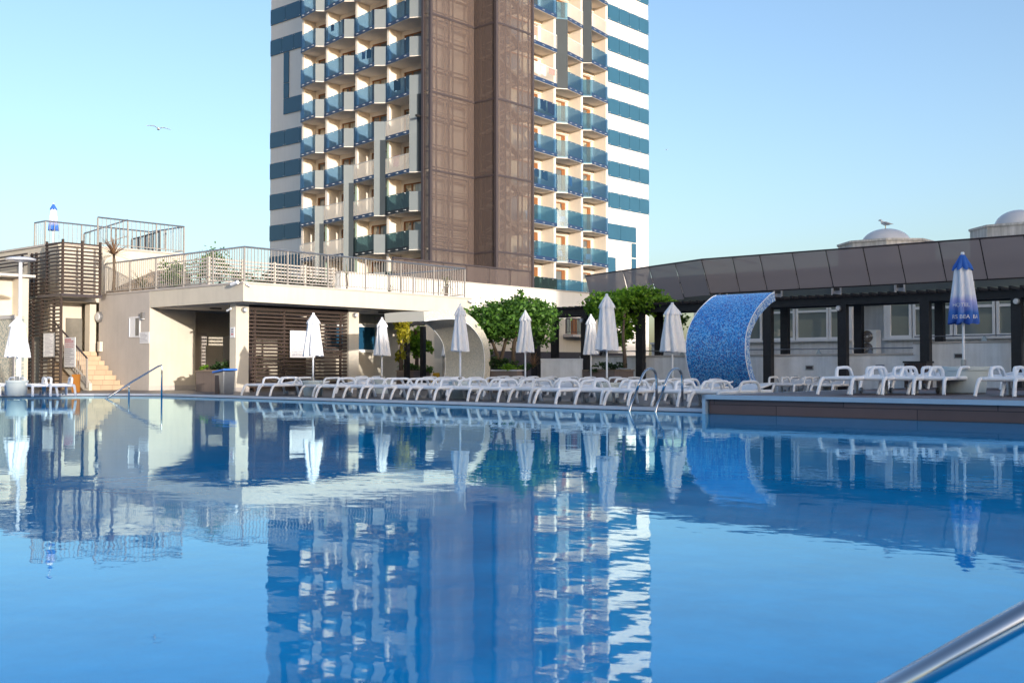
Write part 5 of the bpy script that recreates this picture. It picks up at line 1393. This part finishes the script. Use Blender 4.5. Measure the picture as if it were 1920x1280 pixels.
# pale rear building between the rounded tree and the long pergola
q0, q1 = onv(1040,600,34.5), onv(1095,600,34.5)
RB = thing('rear_building', 'pale rear building with a dark door glimpsed under the pergola left end', 'building', (q0[0], 34.5, DZ))
MB().box(q0[0]-6.0, q0[0]+5.5, 34.5, 39, DZ, 3.3).build('wall', M['cream'], RB)
dz0, dz1 = onv(1075,627,34.5)[2], onv(1075,596,34.5)[2]
d_ = MB().box(onv(1070,600,34.5)[0], onv(1080,600,34.5)[0], 34.44, 34.495, dz0, dz1).build('door', M['woodframe'], RB)
MB().box(onv(1062,600,34.5)[0], onv(1069,600,34.5)[0], 34.45, 34.495, dz0, dz1).build('window', M['glasswin'], RB); MB().box(onv(1081,600,34.5)[0], onv(1090,600,34.5)[0], 34.45, 34.495, dz0, dz1).build('window', M['glasswin'], RB)
MB().box(q0[0]+.6, q0[0]+5, 33.8, 34.43, dz0-.15, dz0-.02).build('landing', M['warmgrey'], RB)
MB().box(q0[0]-6.05, q0[0]+5.55, 34.2, 34.495, DZ, onv(1050,660,34.4)[2]-.0).build('dark_base', M['meshframe'], RB)
railing('landing_rail', 'thin dark rail in front of the dark door under the pergola', [(onv(1060,620,33.9)[0],33.85),(onv(1096,620,33.9)[0],33.85)], dz0, .75, 2, .25, mats=('meshframe','meshframe'))
# low grey wall at the left end of the long pergola
q = A(1015,690,35.6); r_ = A(1092,690,35.2)
lw2 = thing('low_grey_wall', 'short grey wall between the long planter and the vine planter', 'wall', (q[0], q[1], DZ))
MB().panel((q[0],q[1]), (r_[0],r_[1]), DZ, A(1050,672,35.4)[2]-.05, .15).build('wall', M['concretegrey'], lw2); MB().panel((q[0],q[1]), (r_[0],r_[1]), A(1050,672,35.4)[2]-.048, A(1050,672,35.4)[2], .2).build('coping', M['paper'], lw2)

# ------------------------------------------------------------------ pool ladder and grab rails
LD = thing('pool_ladder', 'pool ladder of two polished steel handrails at the far pool edge', 'ladder', (17.35, 12.0, DZ))
for x in (1183, 1232):
    a = onu(x, 768, 17.05); v = a[1]
    path = [(17.0,v,-.35),(17.0,v,.0),(17.06,v,.13),(17.24,v,.38)] + bez((17.24,v,.38),(17.45,v,.70),(17.52,v,.80),(17.70,v,.80),6) + bez((17.70,v,.80),(17.86,v,.80),(17.92,v,.70),(17.92,v,.55),5)[1:] + [(17.92,v,DZ)]
    h_ = MB().tube(path, .024, 12).build('handrail', M['steel'], LD, smooth=True)
    MB().lathe([(.06,0),(.06,.02)], (17.92,v,DZ+.002), 14).build('foot_flange', M['steeldull'], h_)
va, vb_ = onu(1183,768,17.05)[1], onu(1232,768,17.05)[1]
for z in (-.12, -.34): MB().box(17.0, 17.1, vb_+.02, va-.02, z, z+.03).build('step', M['steeldull'], LD)
p = [A(192,748.5,29.5), A(303,683,31.2)]
q = onz(193, 747.5, 0.0); r_ = A(303, 683, 31.6)
GR = thing('grab_rail', 'sloping polished steel grab rail rising out of the far left of the pool', 'handrail', (q[0], q[1], 0))
e = onz(303, 744.5, .0)
top = at(301, 684, W(e[0],e[1]).y)
mid = tuple(q[i]+(top[i]-q[i])*.44 for i in range(3))
MB().tube([(q[0],q[1],-.05), tuple(q[i]+(top[i]-q[i])*.5 for i in range(3)), tuple(q[i]+(top[i]-q[i])*.96 for i in range(3)), (top[0]+.02,top[1]-.02,top[2]-.01), (e[0],e[1],top[2]-.07), (e[0],e[1],-.3)], .024, 12).build('rail', M['steel'], GR, smooth=True)
MB().tube([mid, (mid[0],mid[1],mid[2]-.1), (mid[0],mid[1],-.3)], .022, 10).build('post', M['steel'], GR, smooth=True)
# near handrail, lower right, close to the viewer
a, b = at(1690, 1284, 1.95), at(1925, 1152, 1.95)
a = tuple(a[i]-(b[i]-a[i])*1.8 for i in range(3)); b2 = tuple(b[i]+(b[i]-a[i])*.9 for i in range(3))
NR = thing('handrail', 'large steel handrail close by in the lower right corner over the water', 'handrail', (b2[0], b2[1], DZ))
MB().tube([a, b, b2, (b2[0]+.12,b2[1]-.1,b2[2]-.02), (b2[0]+.2,b2[1]-.15,b2[2]-.15), (b2[0]+.2,b2[1]-.15,-.6)], .0235, 20).build('rail', M['steel'], NR, smooth=True)

# ------------------------------------------------------------------ unseen blocks added behind the viewer to shade the pool from the low sun
SUN_AZ, SUN_EL = R(31), R(7.5)
sx, sy = math.sin(SUN_AZ), math.cos(SUN_AZ)             # light travels towards (-sx, sy)
def pl(p, l): return Vector((p*sy - l*sx, p*sx + l*sy, 0))
tanE = math.tan(SUN_EL); LC = -45.0
def wing(name, label, p0, p1, q, p0b=None):  # one added shade block; q sets how high its shadow reaches
    z = q - LC*tanE
    a = [pl(p0,LC), pl(p1,LC), pl(p1,LC-14), pl(p0,LC-14)]
    uvp = [toUV(v)[:2] for v in a]
    c = uvp[0]
    t = thing(name, label, 'building', (c[0], c[1], DZ))
    MB().prism(uvp, DZ, z).build('wall', M['towercream'], t)
    m_ = MB(); n = int((p1-p0)/3.2); 
    for k in range(int(z/2.9)):
        for i in range(n):
            f0, f1 = (i+.25)/n, (i+.75)/n
            A_, B_ = uvp[0], uvp[1]
            x = (A_[0]+(B_[0]-A_[0])*f0, A_[1]+(B_[1]-A_[1])*f0); y = (A_[0]+(B_[0]-A_[0])*f1, A_[1]+(B_[1]-A_[1])*f1)
            m_.panel(x, y, .9+2.9*k, 2.4+2.9*k, .1)
    m_.build('windows', M['glasswin'], t)
SHADE_BLOCKS = [(-45,11.5,4.6),(11.52,21,5.75),(21.02,35.1,10.2),(35.12,85,13.5)]
for i, (p0, p1, q) in enumerate(SHADE_BLOCKS):
    wing('shade_block', ('lowest','second lowest','second tallest','tallest')[i]+' added cream shadow caster, unseen behind the viewer', p0, p1, q)

# ------------------------------------------------------------------ light, sky, camera
sun = bpy.data.lights.new('sun', 'SUN'); sun.energy = SUNE; sun.angle = R(.6); sun.color = SUNC
so = bpy.data.objects.new('sun', sun); COL.objects.link(so)
so.rotation_euler = Vector((-sx*math.cos(SUN_EL), sy*math.cos(SUN_EL), -math.sin(SUN_EL))).to_track_quat('-Z', 'Y').to_euler()
wd = bpy.data.worlds.new('World'); sc.world = wd; wd.use_nodes = True; nt = wd.node_tree
sk = N(nt, 'ShaderNodeTexSky'); sk.sky_type = 'NISHITA'; sk.sun_disc = False; sk.sun_elevation = SUN_EL; sk.sun_rotation = math.pi-SUN_AZ
sk.air_density, sk.dust_density, sk.ozone_density, sk.altitude = SKY[1:5]
wb = N(nt, 'ShaderNodeMix', data_type='RGBA', blend_type='MULTIPLY'); wb.inputs['Factor'].default_value = 1; wb.inputs['B'].default_value = (1.02, .985, 1.0, 1)
nt.links.new(sk.outputs[0], wb.inputs['A']); nt.links.new(wb.outputs['Result'], nt.nodes['Background'].inputs['Color']); nt.nodes['Background'].inputs['Strength'].default_value = SKY[0]
cam = bpy.data.cameras.new('camera'); co = bpy.data.objects.new('camera', cam); COL.objects.link(co); sc.camera = co
cam.sensor_width = 36; cam.lens = F/1920*36; cam.clip_start = .05; cam.clip_end = 3000
co.location = (0, 0, CAMZ); co.rotation_euler = (math.pi/2+PITCH, 0, 0)
cam.dof.use_dof = True; cam.dof.focus_distance = 32; cam.dof.aperture_fstop = 7.1
sc.view_settings.view_transform = 'Standard'; sc.view_settings.look = 'None'; sc.view_settings.gamma = 1; sc.view_settings.exposure = EXPO
sc.cycles.max_bounces = 8; sc.cycles.transparent_max_bounces = 24; sc.cycles.caustics_reflective = False; sc.cycles.caustics_refractive = False
